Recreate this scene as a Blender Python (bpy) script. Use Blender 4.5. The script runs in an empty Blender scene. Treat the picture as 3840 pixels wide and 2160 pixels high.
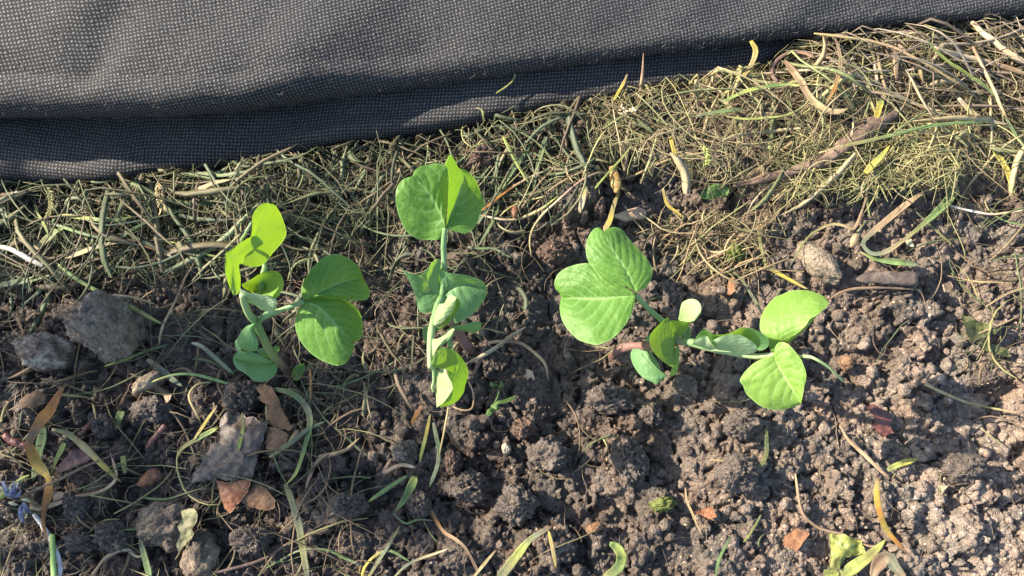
import bpy, math
import numpy as np
from mathutils import Vector

rng = np.random.default_rng(11)
scene = bpy.context.scene
COL = scene.collection
MM = 0.001

# ---------------------------------------------------------------- camera
TILT = math.radians(16.0)
DIST = 0.27
LENS = 27.0
cam_data = bpy.data.cameras.new('camera')
cam_data.lens = LENS
cam_data.sensor_width = 36.0
cam_data.clip_start = 0.005
cam_data.clip_end = 200.0
cam = bpy.data.objects.new('camera', cam_data)
CAM = np.array([0.0, -DIST * math.sin(TILT), DIST * math.cos(TILT)])
cam.location = CAM
cam.rotation_euler = (TILT, 0.0, 0.0)
COL.objects.link(cam)
scene.camera = cam

# ---------------------------------------------------------------- sky, sun, exposure
SUN_EL = math.radians(31.0)
SUN_H = np.array([-0.958, 0.287])                # where the sun stands, seen from the bed
SUN_ROT = math.atan2(SUN_H[0], SUN_H[1])
world = bpy.data.worlds.new('World')
scene.world = world
world.use_nodes = True
wn = world.node_tree.nodes
bg = wn['Background']
sky = wn.new('ShaderNodeTexSky')
sky.sky_type = 'NISHITA'
sky.sun_disc = False
sky.sun_elevation = SUN_EL
sky.sun_rotation = SUN_ROT
world.node_tree.links.new(sky.outputs[0], bg.inputs[0])
bg.inputs[1].default_value = 0.12
sun_data = bpy.data.lights.new('sun', 'SUN')
sun_data.energy = 5.0
sun_data.angle = math.radians(0.53)
sun_data.color = (1.0, 0.87, 0.70)
sun = bpy.data.objects.new('sun', sun_data)
SUN_DIR = np.array([SUN_H[0] * math.cos(SUN_EL), SUN_H[1] * math.cos(SUN_EL), math.sin(SUN_EL)])
sun.rotation_euler = Vector(-SUN_DIR).to_track_quat('-Z', 'Y').to_euler()
sun.location = SUN_DIR * 3
COL.objects.link(sun)
scene.view_settings.view_transform = 'Standard'
scene.view_settings.look = 'None'
scene.view_settings.gamma = 1.0
scene.view_settings.use_curve_mapping = False
scene.view_settings.exposure = 1.52
scene.cycles.max_bounces = 6
scene.cycles.transparent_max_bounces = 8

# ---------------------------------------------------------------- helpers: photo point -> place in the bed
PXM = DIST * 36.0 / LENS / 3840.0      # metres per photo pixel at the aim point
REG = {'full': (0, 0, 1.0), 'a': (780, 720, 1.906), 'b': (1440, 560, 2.898), 'c': (1460, 940, 2.336),
       'd': (2040, 820, 2.195), 'e': (2560, 1040, 2.683), 'f': (0, 1000, 2.683), 'g': (0, 1400, 1.906),
       'h': (0, 0, 2.0125), 'i': (1280, 0, 2.0125), 'j': (2560, 0, 2.0125), 'k': (0, 560, 2.683),
       'l': (1760, 520, 2.683), 'm': (2720, 700, 2.3), 'n': (1200, 1440, 2.0125), 'o': (2560, 1440, 2.0125),
       'q': (640, 1400, 4.025), 'r': (2700, 1000, 1.449), 's': (1600, 1000, 1.61)}


def full(reg, pts):
    ox, oy, s = REG[reg]
    p = np.asarray(pts, float).copy()
    p[..., 0] = ox + p[..., 0] / s
    p[..., 1] = oy + p[..., 1] / s
    return p


def P(px, py, z):
    """the point at height z (metres) that a line of sight through photo point px, py meets"""
    px = np.asarray(px, float); py = np.asarray(py, float); z = np.asarray(z, float)
    k = 18.0 / LENS / 1920.0
    cx = (px - 1920.0) * k
    cy = -(py - 1080.0) * k
    ct, st = math.cos(TILT), math.sin(TILT)
    dx, dy, dz = cx, cy * ct + st, cy * st - ct
    t = (z - CAM[2]) / dz
    return np.stack([CAM[0] + dx * t, CAM[1] + dy * t, CAM[2] + dz * t], -1)


def spline(pts, n):
    """Catmull-Rom through pts, resampled to n points by arc length (any dimension)"""
    p = np.asarray(pts, float)
    if len(p) == 2:
        t = np.linspace(0, 1, n)[:, None]
        return p[0] * (1 - t) + p[1] * t
    e = np.vstack([2 * p[0] - p[1], p, 2 * p[-1] - p[-2]])
    out = []
    u = np.linspace(0, 1, 14, endpoint=False)[:, None]
    for i in range(1, len(e) - 2):
        a, b, c, d = e[i - 1], e[i], e[i + 1], e[i + 2]
        out.append(0.5 * (2 * b + (c - a) * u + (2 * a - 5 * b + 4 * c - d) * u ** 2 + (3 * b - a - 3 * c + d) * u ** 3))
    q = np.vstack(out + [p[-1:]])
    seg = np.linalg.norm(np.diff(q[:, :2], axis=0), axis=1)
    s = np.concatenate([[0], np.cumsum(seg)])
    s /= max(s[-1], 1e-9)
    tt = np.linspace(0, 1, n)
    return np.stack([np.interp(tt, s, q[:, k]) for k in range(q.shape[1])], -1)


def smooth1(a, k=2):
    a = np.asarray(a, float)
    for _ in range(k):
        b = a.copy()
        b[1:-1] = 0.25 * a[:-2] + 0.5 * a[1:-1] + 0.25 * a[2:]
        a = b
    return a


def _hash(ix, iy, iz, seed):
    h = (ix.astype(np.int64) * 374761393 + iy.astype(np.int64) * 668265263 + iz.astype(np.int64) * 2147483647 + seed * 1274126177) & 0xffffffff
    h = ((h ^ (h >> 13)) * 1274126177) & 0xffffffff
    h = h ^ (h >> 16)
    return (h & 0xffff) / 65535.0 * 2 - 1


def noise3(p, seed=0):
    p = np.asarray(p, float)
    i = np.floor(p).astype(np.int64)
    f = p - i
    f = f * f * (3 - 2 * f)
    r = 0
    for dx in (0, 1):
        wx = f[..., 0] if dx else 1 - f[..., 0]
        for dy in (0, 1):
            wy = f[..., 1] if dy else 1 - f[..., 1]
            for dz in (0, 1):
                wz = f[..., 2] if dz else 1 - f[..., 2]
                r = r + wx * wy * wz * _hash(i[..., 0] + dx, i[..., 1] + dy, i[..., 2] + dz, seed)
    return r


def fbm3(p, octaves=4, seed=0, gain=0.5):
    a, r = 1.0, 0
    p = np.asarray(p, float)
    for o in range(octaves):
        r = r + a * noise3(p * (2.03 ** o) + 17.3 * o, seed + o)
        a *= gain
    return r


def noise2(x, y, seed=0):
    ix = np.floor(x).astype(np.int64); iy = np.floor(y).astype(np.int64)
    fx = x - ix; fy = y - iy
    fx = fx * fx * (3 - 2 * fx); fy = fy * fy * (3 - 2 * fy)
    z = np.zeros_like(ix)
    return ((_hash(ix, iy, z, seed) * (1 - fx) + _hash(ix + 1, iy, z, seed) * fx) * (1 - fy)
            + (_hash(ix, iy + 1, z, seed) * (1 - fx) + _hash(ix + 1, iy + 1, z, seed) * fx) * fy)


def fbm2(x, y, octaves=4, seed=0, gain=0.5):
    a, r = 1.0, 0
    for o in range(octaves):
        r = r + a * noise2(x * 2.03 ** o + 11.7 * o, y * 2.03 ** o - 5.1 * o, seed + o)
        a *= gain
    return r


# ---------------------------------------------------------------- helpers: meshes and objects
def make_mesh(name, V, F, mat=None, attrs=None, uv=None, smooth=True):
    """V (n,3), F (m,4) or (m,3) int array or a list of such arrays"""
    if not isinstance(F, (list, tuple)):
        F = [F]
    F = [np.asarray(f, np.int32) for f in F if len(f)]
    me = bpy.data.meshes.new(name)
    loops = np.concatenate([f.ravel() for f in F])
    sizes = np.concatenate([np.full(len(f), f.shape[1], np.int32) for f in F])
    me.vertices.add(len(V))
    me.vertices.foreach_set('co', np.asarray(V, np.float32).ravel())
    me.loops.add(len(loops))
    me.loops.foreach_set('vertex_index', loops)
    me.polygons.add(len(sizes))
    me.polygons.foreach_set('loop_start', np.concatenate([[0], np.cumsum(sizes)[:-1]]).astype(np.int32))
    me.polygons.foreach_set('loop_total', sizes)
    me.polygons.foreach_set('use_smooth', np.full(len(sizes), smooth))
    me.update(calc_edges=True)
    for k, a in (attrs or {}).items():
        a = np.asarray(a, np.float32)
        if a.ndim == 2:
            c = np.ones((len(V), 4), np.float32); c[:, :3] = a
            at = me.attributes.new(k, 'FLOAT_COLOR', 'POINT')
            at.data.foreach_set('color', c.ravel())
        else:
            at = me.attributes.new(k, 'FLOAT', 'POINT')
            at.data.foreach_set('value', a)
    if uv is not None:
        lay = me.uv_layers.new(name='UVMap')
        lay.data.foreach_set('uv', np.asarray(uv, np.float32)[loops].ravel())
    if mat is not None:
        me.materials.append(mat)
    return me


def link(name, me, parent=None, loc=None):
    o = bpy.data.objects.new(name, me)
    COL.objects.link(o)
    if parent is not None:
        o.parent = parent
    elif loc is not None:
        o.location = loc
    return o


def tag(o, label, cat, group=None, kind=None):
    o['label'] = label
    if cat:
        o['category'] = cat
    if group:
        o['group'] = group
    if kind:
        o['kind'] = kind
    return o


def grid_faces(n, m, flip=False):
    i = np.arange(n - 1)[:, None]; j = np.arange(m - 1)[None, :]
    a = (i * m + j).ravel()
    f = np.stack([a, a + 1, a + m + 1, a + m], -1)
    return f[:, ::-1] if flip else f


def thing_mesh(name, V, F, mat, label, cat, group=None, parent=None, origin=None, **kw):
    """one mesh object; a thing of its own stands at its base, a part keeps its thing's origin"""
    V = np.asarray(V, float)
    if origin is None:
        origin = np.array([V[:, 0].mean(), V[:, 1].mean(), V[:, 2].min()])
    o = link(name, make_mesh(name, V - origin, F, mat, **kw), parent, None if parent is not None else origin)
    if parent is None:
        tag(o, label, cat, group)
    elif label:
        o['label'] = label
    return o


def tube_sheet(path, widths, thick, K=6, roll=0.0, cup=0.0, jitter=0.0, seed=0):
    """closed flattened tube along path (n,3): widths (n,), thick (n,) -> V, F"""
    path = np.asarray(path, float)
    n = len(path)
    t = np.gradient(path, axis=0)
    t /= np.linalg.norm(t, axis=1)[:, None] + 1e-12
    up = np.array([0.0, 0.0, 1.0])
    side = np.cross(t, up)
    sn = np.linalg.norm(side, axis=1)
    bad = sn < 0.05
    side[bad] = (1, 0, 0)
    side /= np.linalg.norm(side, axis=1)[:, None]
    nor = np.cross(side, t)
    r = np.broadcast_to(np.asarray(roll, float), (n,))
    s2 = side * np.cos(r)[:, None] + nor * np.sin(r)[:, None]
    n2 = -side * np.sin(r)[:, None] + nor * np.cos(r)[:, None]
    ang = np.arange(K) / K * 2 * np.pi
    w = np.asarray(widths, float)[:, None] * 0.5
    h = np.asarray(thick, float)[:, None] * 0.5
    ca, sa = np.cos(ang)[None, :], np.sin(ang)[None, :]
    rad = 1.0
    if jitter:
        q = np.stack(np.broadcast_arrays(np.arange(n)[:, None] * 0.45, ca * 1.3, sa * 1.3), -1)
        rad = 1 + jitter * fbm3(q, 3, seed)
    V = path[:, None, :] + (w * ca * rad)[..., None] * s2[:, None, :] + (h * sa * rad + cup * w * (np.abs(ca) - 0.5))[..., None] * n2[:, None, :]
    V = V.reshape(-1, 3)
    i = np.arange(n - 1)[:, None]; j = np.arange(K)[None, :]
    a = i * K + j; b = i * K + (j + 1) % K
    F = np.stack([a, b, b + K, a + K], -1).reshape(-1, 4)
    c0 = len(V); V = np.vstack([V, path[:1], path[-1:]])
    jj = np.arange(K)
    F2 = np.vstack([np.stack([(jj + 1) % K, jj, np.full(K, c0)], -1),
                    np.stack([(n - 1) * K + jj, (n - 1) * K + (jj + 1) % K, np.full(K, c0 + 1)], -1)])
    return V, [F, F2]


# ---------------------------------------------------------------- materials
class NT:
    """tiny helper for node trees"""
    def __init__(self, name):
        self.m = bpy.data.materials.new(name)
        self.m.use_nodes = True
        self.t = self.m.node_tree
        self.n = self.t.nodes
        self.n.clear()
        self.out = self.n.new('ShaderNodeOutputMaterial')

    def add(self, kind, **kw):
        nd = self.n.new(kind)
        for k, v in kw.items():
            if k.startswith('i_'):
                nd.inputs[k[2:].replace('_', ' ')].default_value = v
            else:
                setattr(nd, k, v)
        return nd

    def l(self, a, b):
        self.t.links.new(a, b)

    def mix(self, fac, a, b, blend='MIX'):
        nd = self.n.new('ShaderNodeMix'); nd.data_type = 'RGBA'; nd.blend_type = blend
        for sock, v in ((0, fac), (6, a), (7, b)):
            if hasattr(v, 'links') or isinstance(v, bpy.types.NodeSocket):
                self.l(v, nd.inputs[sock])
            elif sock == 0:
                nd.inputs[0].default_value = v
            else:
                nd.inputs[sock].default_value = (*v, 1)
        return nd.outputs[2]

    def math(self, op, a, b=None, c=None, clamp=False):
        nd = self.n.new('ShaderNodeMath'); nd.operation = op; nd.use_clamp = clamp
        for i, v in enumerate((a, b, c)):
            if v is None:
                continue
            if isinstance(v, bpy.types.NodeSocket):
                self.l(v, nd.inputs[i])
            else:
                nd.inputs[i].default_value = v
        return nd.outputs[0]

    def ramp(self, fac, stops):
        nd = self.n.new('ShaderNodeValToRGB')
        el = nd.color_ramp.elements
        while len(el) < len(stops):
            el.new(0.5)
        for e, (p, c) in zip(el, stops):
            e.position = p
            e.color = (*c, 1) if len(c) == 3 else c
        self.l(fac, nd.inputs[0])
        return nd.outputs[0]

    def noise(self, scale, detail=4, rough=0.6, vec=None, dist=0.0):
        nd = self.n.new('ShaderNodeTexNoise')
        nd.inputs['Scale'].default_value = scale
        nd.inputs['Detail'].default_value = detail
        nd.inputs['Roughness'].default_value = rough
        nd.inputs['Distortion'].default_value = dist
        if vec is not None:
            self.l(vec, nd.inputs['Vector'])
        return nd.outputs[0]

    def pos(self):
        return self.n.new('ShaderNodeNewGeometry').outputs['Position']

    def obj(self):
        return self.n.new('ShaderNodeTexCoord').outputs['Object']

    def attr(self, name):
        nd = self.n.new('ShaderNodeAttribute'); nd.attribute_name = name
        return nd

    def bump(self, height, dist, strength=1.0, normal=None):
        nd = self.n.new('ShaderNodeBump')
        nd.inputs['Distance'].default_value = dist
        nd.inputs['Strength'].default_value = strength
        self.l(height, nd.inputs['Height'])
        if normal is not None:
            self.l(normal, nd.inputs['Normal'])
        return nd.outputs[0]

    def bsdf(self, color, rough=0.7, spec=0.4, normal=None, sheen=0.0):
        nd = self.n.new('ShaderNodeBsdfPrincipled')
        if isinstance(color, bpy.types.NodeSocket):
            self.l(color, nd.inputs['Base Color'])
        else:
            nd.inputs['Base Color'].default_value = (*color, 1)
        if isinstance(rough, bpy.types.NodeSocket):
            self.l(rough, nd.inputs['Roughness'])
        else:
            nd.inputs['Roughness'].default_value = rough
        nd.inputs['Specular IOR Level'].default_value = spec
        if sheen:
            nd.inputs['Sheen Weight'].default_value = sheen
        if normal is not None:
            self.l(normal, nd.inputs['Normal'])
        return nd

    def done(self, shader):
        self.l(shader, self.out.inputs['Surface'])
        return self.m


def mat_soil(name, tint=(1, 1, 1), use_attr=True):
    t = NT(name)
    p = t.pos()
    n1 = t.noise(38, 5, 0.6, p)
    n2 = t.noise(420, 5, 0.65, p)
    n3 = t.noise(1700, 3, 0.6, p)
    c = t.ramp(n1, [(0.30, (0.050, 0.039, 0.032)), (0.52, (0.096, 0.077, 0.063)), (0.72, (0.142, 0.115, 0.095))])
    c = t.mix(t.math('MULTIPLY', t.ramp(n2, [(0.42, (0, 0, 0)), (0.68, (1, 1, 1))]), 0.55), c, (0.205, 0.168, 0.138))
    c = t.mix(t.math('MULTIPLY', t.ramp(n3, [(0.30, (1, 1, 1)), (0.46, (0, 0, 0))]), 0.5), c, (0.030, 0.022, 0.019))
    # pale mineral grit
    v = t.add('ShaderNodeTexVoronoi', feature='F1'); v.inputs['Scale'].default_value = 900; t.l(p, v.inputs['Vector'])
    sep = t.add('ShaderNodeSeparateColor'); t.l(v.outputs['Color'], sep.inputs[0])
    spot = t.math('MULTIPLY', t.math('GREATER_THAN', sep.outputs[0], 0.95), t.math('LESS_THAN', v.outputs['Distance'], 0.33))
    c = t.mix(spot, c, (0.42, 0.31, 0.22))
    if use_attr:
        a = t.attr('tint')
        c = t.mix(1.0, c, a.outputs['Color'], 'MULTIPLY')
    c = t.mix(1.0, c, tint, 'MULTIPLY')
    v2 = t.add('ShaderNodeTexVoronoi', feature='F1'); v2.inputs['Scale'].default_value = 1250; t.l(p, v2.inputs['Vector'])
    v3 = t.add('ShaderNodeTexVoronoi', feature='F1'); v3.inputs['Scale'].default_value = 2900; t.l(p, v3.inputs['Vector'])
    b = t.bump(n2, 0.0010, 1.0)
    b = t.bump(t.math('SUBTRACT', 1.0, v2.outputs['Distance']), 0.0006, 1.0, b)
    b = t.bump(t.math('SUBTRACT', 1.0, v3.outputs['Distance']), 0.00030, 1.0, b)
    b = t.bump(n3, 0.0003, 0.9, b)
    rough = t.math('ADD', t.math('MULTIPLY', n3, -0.7), 1.02)
    return t.done(t.bsdf(c, rough, 0.45, b).outputs[0])


def mat_stone(name, c1, c2, c3, scale=120):
    t = NT(name)
    p = t.pos()
    n1 = t.noise(scale, 6, 0.65, p, 0.6)
    n2 = t.noise(scale * 7, 4, 0.6, p)
    c = t.ramp(n1, [(0.34, c1), (0.5, c2), (0.66, c3)])
    c = t.mix(t.math('MULTIPLY', t.ramp(n2, [(0.35, (1, 1, 1)), (0.5, (0, 0, 0))]), 0.6), c, (0.05, 0.04, 0.035))
    b = t.bump(n1, 0.0026, 1.0)
    b = t.bump(n2, 0.0011, 1.0, b)
    return t.done(t.bsdf(c, 0.85, 0.3, b).outputs[0])


def mat_strand(name, trans=0.25, rough=0.6):
    """dry grass, straw, stalks: colour from the strand itself, streaked along it"""
    t = NT(name)
    a = t.attr('Col')
    p = t.pos()
    n1 = t.noise(260, 4, 0.6, p)
    n2 = t.noise(1500, 3, 0.6, p)
    c = t.mix(t.math('MULTIPLY', t.ramp(n1, [(0.40, (0, 0, 0)), (0.70, (1, 1, 1))]), 0.5), a.outputs['Color'],
              t.mix(1.0, a.outputs['Color'], (0.42, 0.36, 0.30), 'MULTIPLY'))
    c = t.mix(t.math('MULTIPLY', t.ramp(n2, [(0.42, (0, 0, 0)), (0.62, (1, 1, 1))]), 0.3), c, t.mix(0.5, a.outputs['Color'], (0.5, 0.42, 0.27)))
    b = t.bump(n2, 0.0002, 0.7)
    s = t.bsdf(c, rough, 0.35, b)
    if trans:
        tr = t.add('ShaderNodeBsdfTranslucent'); t.l(c, tr.inputs[0]); t.l(b, tr.inputs[1])
        mx = t.add('ShaderNodeMixShader'); mx.inputs[0].default_value = trans
        t.l(s.outputs[0], mx.inputs[1]); t.l(tr.outputs[0], mx.inputs[2])
        return t.done(mx.outputs[0])
    return t.done(s.outputs[0])


def mat_litter(name, c1, c2, c3, rough=0.6, scale=160, spec=0.4, trans=0.15, dirt=0.5):
    """dead leaves, bark, chips"""
    t = NT(name)
    p = t.pos()
    n1 = t.noise(scale, 5, 0.65, p, 0.8)
    n2 = t.noise(1100, 4, 0.65, p)
    n3 = t.noise(75, 3, 0.6, p)
    c = t.ramp(n1, [(0.33, c1), (0.5, c2), (0.68, c3)])
    c = t.mix(t.math('MULTIPLY', t.ramp(n3, [(0.45, (0, 0, 0)), (0.6, (1, 1, 1))]), dirt), c, (0.055, 0.042, 0.035))
    c = t.mix(t.math('MULTIPLY', t.ramp(n2, [(0.3, (1, 1, 1)), (0.5, (0, 0, 0))]), 0.5), c, (0.03, 0.022, 0.018))
    b = t.bump(n2, 0.0004, 0.8)
    s = t.bsdf(c, rough, spec, b)
    if not trans:
        return t.done(s.outputs[0])
    tr = t.add('ShaderNodeBsdfTranslucent'); t.l(c, tr.inputs[0])
    mx = t.add('ShaderNodeMixShader'); mx.inputs[0].default_value = trans
    t.l(s.outputs[0], mx.inputs[1]); t.l(tr.outputs[0], mx.inputs[2])
    return t.done(mx.outputs[0])


def mat_leaf(name, top1, top2, under, vein, trans_col, trans=0.42):
    """pea leaf: waxy upper side, paler underside, light veins, light shining through"""
    t = NT(name)
    p = t.pos()
    ve = t.attr('vein').outputs['Fac']
    rim = t.attr('rim').outputs['Fac']
    n1 = t.noise(130, 4, 0.6, p)
    n2 = t.noise(1300, 3, 0.6, p)
    vor = t.add('ShaderNodeTexVoronoi', feature='DISTANCE_TO_EDGE'); vor.inputs['Scale'].default_value = 620; t.l(p, vor.inputs['Vector'])
    net = t.ramp(vor.outputs['Distance'], [(0.0, (1, 1, 1)), (0.13, (0, 0, 0))])
    c = t.mix(t.ramp(n1, [(0.35, (0, 0, 0)), (0.65, (1, 1, 1))]), top1, top2)
    c = t.mix(t.math('MULTIPLY', net, 0.10), c, vein)
    c = t.mix(t.math('MULTIPLY', ve, 0.85), c, vein)
    c = t.mix(t.math('MULTIPLY', rim, 0.6), c, vein)
    cu = t.mix(t.math('MULTIPLY', ve, 0.35), under, vein)
    geo = t.add('ShaderNodeNewGeometry')
    c = t.mix(geo.outputs['Backfacing'], c, cu)
    h = t.math('ADD', t.math('MULTIPLY', vor.outputs['Distance'], 0.7), t.math('MULTIPLY', n2, 0.4))
    b = t.bump(h, 0.00022, 0.7)
    s = t.bsdf(c, 0.50, 0.32, b)
    tr = t.add('ShaderNodeBsdfTranslucent')
    tc = t.mix(t.math('MULTIPLY', ve, 0.6), trans_col, tuple(0.5 * x for x in trans_col))
    tc = t.mix(t.math('MULTIPLY', rim, 0.8), tc, tuple(min(1.0, 2.0 * x + 0.04) for x in trans_col))
    tc = t.mix(t.math('MULTIPLY', net, 0.3), tc, tuple(1.35 * x for x in trans_col))
    t.l(tc, tr.inputs[0])
    t.l(b, tr.inputs[1])
    mx = t.add('ShaderNodeMixShader'); mx.inputs[0].default_value = trans
    t.l(s.outputs[0], mx.inputs[1]); t.l(tr.outputs[0], mx.inputs[2])
    return t.done(mx.outputs[0])


def mat_fabric(name):
    """black spun-bonded ground cover: a grid of shiny bond points in matt fibre"""
    t = NT(name)
    uv = t.add('ShaderNodeTexCoord').outputs['UV']
    p = t.pos()
    wob = t.noise(700, 2, 0.5, p)
    sep = t.add('ShaderNodeSeparateXYZ'); t.l(uv, sep.inputs[0])
    w = t.math('MULTIPLY', t.math('SUBTRACT', wob, 0.5), 0.75)
    fx = t.math('SUBTRACT', t.math('FRACT', t.math('ADD', sep.outputs[0], w)), 0.5)
    fy = t.math('SUBTRACT', t.math('FRACT', t.math('ADD', sep.outputs[1], w)), 0.5)
    d = t.math('SQRT', t.math('ADD', t.math('POWER', t.math('ABSOLUTE', fx), 2.0), t.math('POWER', t.math('ABSOLUTE', fy), 2.0)))
    dot = t.ramp(d, [(0.20, (1, 1, 1)), (0.33, (0, 0, 0))])
    fib = t.noise(2300, 4, 0.7, p, 1.5)
    big = t.noise(24, 4, 0.6, p)
    dust = t.ramp(big, [(0.35, (0, 0, 0)), (0.75, (1, 1, 1))])
    base = t.mix(t.ramp(fib, [(0.42, (0, 0, 0)), (0.68, (1, 1, 1))]), (0.006, 0.007, 0.009), (0.034, 0.034, 0.036))
    c = t.mix(t.math('MULTIPLY', dot, t.math('ADD', 0.10, t.math('MULTIPLY', fib, 1.05))), base, (0.105, 0.11, 0.12))
    c = t.mix(t.math('MULTIPLY', dust, 0.10), c, (0.13, 0.115, 0.10))
    hgt = t.math('ADD', t.math('MULTIPLY', fib, 1.0), t.math('MULTIPLY', dot, -0.25))
    b = t.bump(hgt, 0.0005, 0.8)
    rough = t.math('SUBTRACT', 0.58, t.math('MULTIPLY', dot, 0.16))
    s = t.bsdf(c, rough, 0.3, b)
    t.l(t.math('ADD', 0.26, t.math('MULTIPLY', dot, 0.55)), s.inputs['Specular IOR Level'])
    return t.done(s.outputs[0])


M = {}
M['soil'] = mat_soil('soil', (1.04, 1.01, 0.98))
M['clod'] = mat_soil('soil_clod', (1.10, 1.10, 1.12), False)
M['clod_red'] = mat_soil('soil_clod_red', (1.25, 1.0, 0.9), False)
M['stone_grey'] = mat_stone('stone_grey', (0.12, 0.094, 0.072), (0.28, 0.228, 0.178), (0.42, 0.35, 0.275), 230)
M['stone_flint'] = mat_stone('stone_flint', (0.075, 0.053, 0.042), (0.24, 0.185, 0.14), (0.55, 0.47, 0.38), 130)
M['stone_buff'] = mat_stone('stone_buff', (0.20, 0.155, 0.11), (0.33, 0.265, 0.19), (0.42, 0.35, 0.26), 200)
M['stone_mud'] = mat_stone('stone_muddy', (0.085, 0.066, 0.050), (0.19, 0.15, 0.115), (0.36, 0.28, 0.18), 150)
M['stone_pale'] = mat_stone('stone_pale', (0.33, 0.26, 0.18), (0.50, 0.42, 0.31), (0.62, 0.55, 0.44), 150)
M['stone_orange'] = mat_stone('stone_orange', (0.20, 0.105, 0.055), (0.31, 0.175, 0.095), (0.40, 0.25, 0.15), 220)
M['strand'] = mat_strand('dry_grass', 0.22)
M['stalk'] = mat_strand('stalk', 0.0, 0.7)
M['leaf_brown'] = mat_litter('dead_leaf_brown', (0.09, 0.045, 0.022), (0.20, 0.11, 0.055), (0.29, 0.17, 0.09), 0.6)
M['leaf_mud'] = mat_litter('dead_leaf_muddy', (0.050, 0.036, 0.026), (0.115, 0.085, 0.062), (0.23, 0.175, 0.13), 0.36, 380, 0.5, 0.05, 0.7)
M['leaf_rust'] = mat_litter('dead_leaf_rust', (0.13, 0.045, 0.018), (0.27, 0.105, 0.040), (0.36, 0.17, 0.075), 0.45, 190, 0.5, 0.15, 0.55)
M['leaf_pale'] = mat_litter('dead_leaf_pale', (0.13, 0.13, 0.055), (0.26, 0.26, 0.13), (0.38, 0.37, 0.22), 0.6, 200, 0.4, 0.25, 0.35)
M['leaf_lime'] = mat_litter('wilted_leaf_lime', (0.17, 0.19, 0.04), (0.36, 0.40, 0.09), (0.50, 0.54, 0.20), 0.55, 240, 0.4, 0.3, 0.45)
M['leaf_dark'] = mat_litter('wilted_leaf_dark', (0.035, 0.05, 0.015), (0.08, 0.10, 0.032), (0.17, 0.17, 0.06), 0.5, 220, 0.5, 0.2, 0.4)
M['bark_red'] = mat_litter('bark_red', (0.05, 0.018, 0.014), (0.12, 0.038, 0.028), (0.21, 0.075, 0.055), 0.4, 260, 0.55, 0.0, 0.3)
M['bark_brown'] = mat_litter('bark_brown', (0.07, 0.045, 0.032), (0.17, 0.115, 0.08), (0.31, 0.21, 0.15), 0.7, 230, 0.3, 0.0, 0.25)
M['bark_grey'] = mat_litter('bark_grey', (0.045, 0.036, 0.032), (0.105, 0.084, 0.072), (0.21, 0.17, 0.14), 0.75, 240, 0.3, 0.0, 0.25)
M['chip_tan'] = mat_litter('chip_tan', (0.26, 0.165, 0.10), (0.42, 0.29, 0.19), (0.52, 0.38, 0.26), 0.7, 180, 0.3, 0.0, 0.15)
M['chip_orange'] = mat_litter('chip_orange', (0.22, 0.095, 0.045), (0.37, 0.175, 0.085), (0.46, 0.26, 0.14), 0.7, 180, 0.3, 0.0, 0.15)
M['pod'] = mat_litter('pod', (0.22, 0.13, 0.03), (0.40, 0.26, 0.08), (0.52, 0.37, 0.15), 0.45, 150, 0.45, 0.1, 0.1)
M['petal_blue'] = mat_litter('petal_blue', (0.12, 0.14, 0.24), (0.22, 0.25, 0.38), (0.42, 0.43, 0.50), 0.6, 300, 0.3, 0.2, 0.1)
M['petal_cream'] = mat_litter('petal_cream', (0.40, 0.37, 0.20), (0.55, 0.52, 0.32), (0.65, 0.62, 0.45), 0.6, 300, 0.3, 0.2, 0.1)
M['weed'] = mat_litter('weed_green', (0.045, 0.10, 0.02), (0.09, 0.17, 0.04), (0.15, 0.24, 0.07), 0.5, 200, 0.4, 0.25, 0.25)
M['moss'] = mat_litter('moss_green', (0.07, 0.09, 0.02), (0.14, 0.17, 0.045), (0.24, 0.27, 0.09), 0.7, 400, 0.2, 0.2, 0.1)
M['leaf'] = mat_leaf('pea_leaf', (0.080, 0.198, 0.028), (0.112, 0.248, 0.040), (0.33, 0.45, 0.24), (0.27, 0.45, 0.15), (0.24, 0.46, 0.012), 0.30)
M['leaf_glaucous'] = mat_leaf('pea_stipule', (0.105, 0.245, 0.095), (0.15, 0.31, 0.125), (0.36, 0.47, 0.29), (0.26, 0.42, 0.20), (0.28, 0.48, 0.03), 0.38)
M['leaf_young'] = mat_leaf('pea_young_leaf', (0.17, 0.315, 0.050), (0.205, 0.36, 0.070), (0.34, 0.46, 0.22), (0.38, 0.56, 0.19), (0.205, 0.345, 0.008), 0.40)
M['fabric'] = mat_fabric('ground_cover_fabric')


def mat_stem(name):
    t = NT(name)
    a = t.attr('Col')
    p = t.pos()
    n1 = t.noise(500, 4, 0.6, p)
    c = t.mix(t.math('MULTIPLY', n1, 0.4), a.outputs['Color'], t.mix(0.6, a.outputs['Color'], (0.4, 0.45, 0.3)))
    s = t.bsdf(c, 0.45, 0.45, t.bump(n1, 0.0002, 0.5))
    tr = t.add('ShaderNodeBsdfTranslucent'); t.l(c, tr.inputs[0])
    mx = t.add('ShaderNodeMixShader'); mx.inputs[0].default_value = 0.2
    t.l(s.outputs[0], mx.inputs[1]); t.l(tr.outputs[0], mx.inputs[2])
    return t.done(mx.outputs[0])


M['stem'] = mat_stem('pea_stem')

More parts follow.
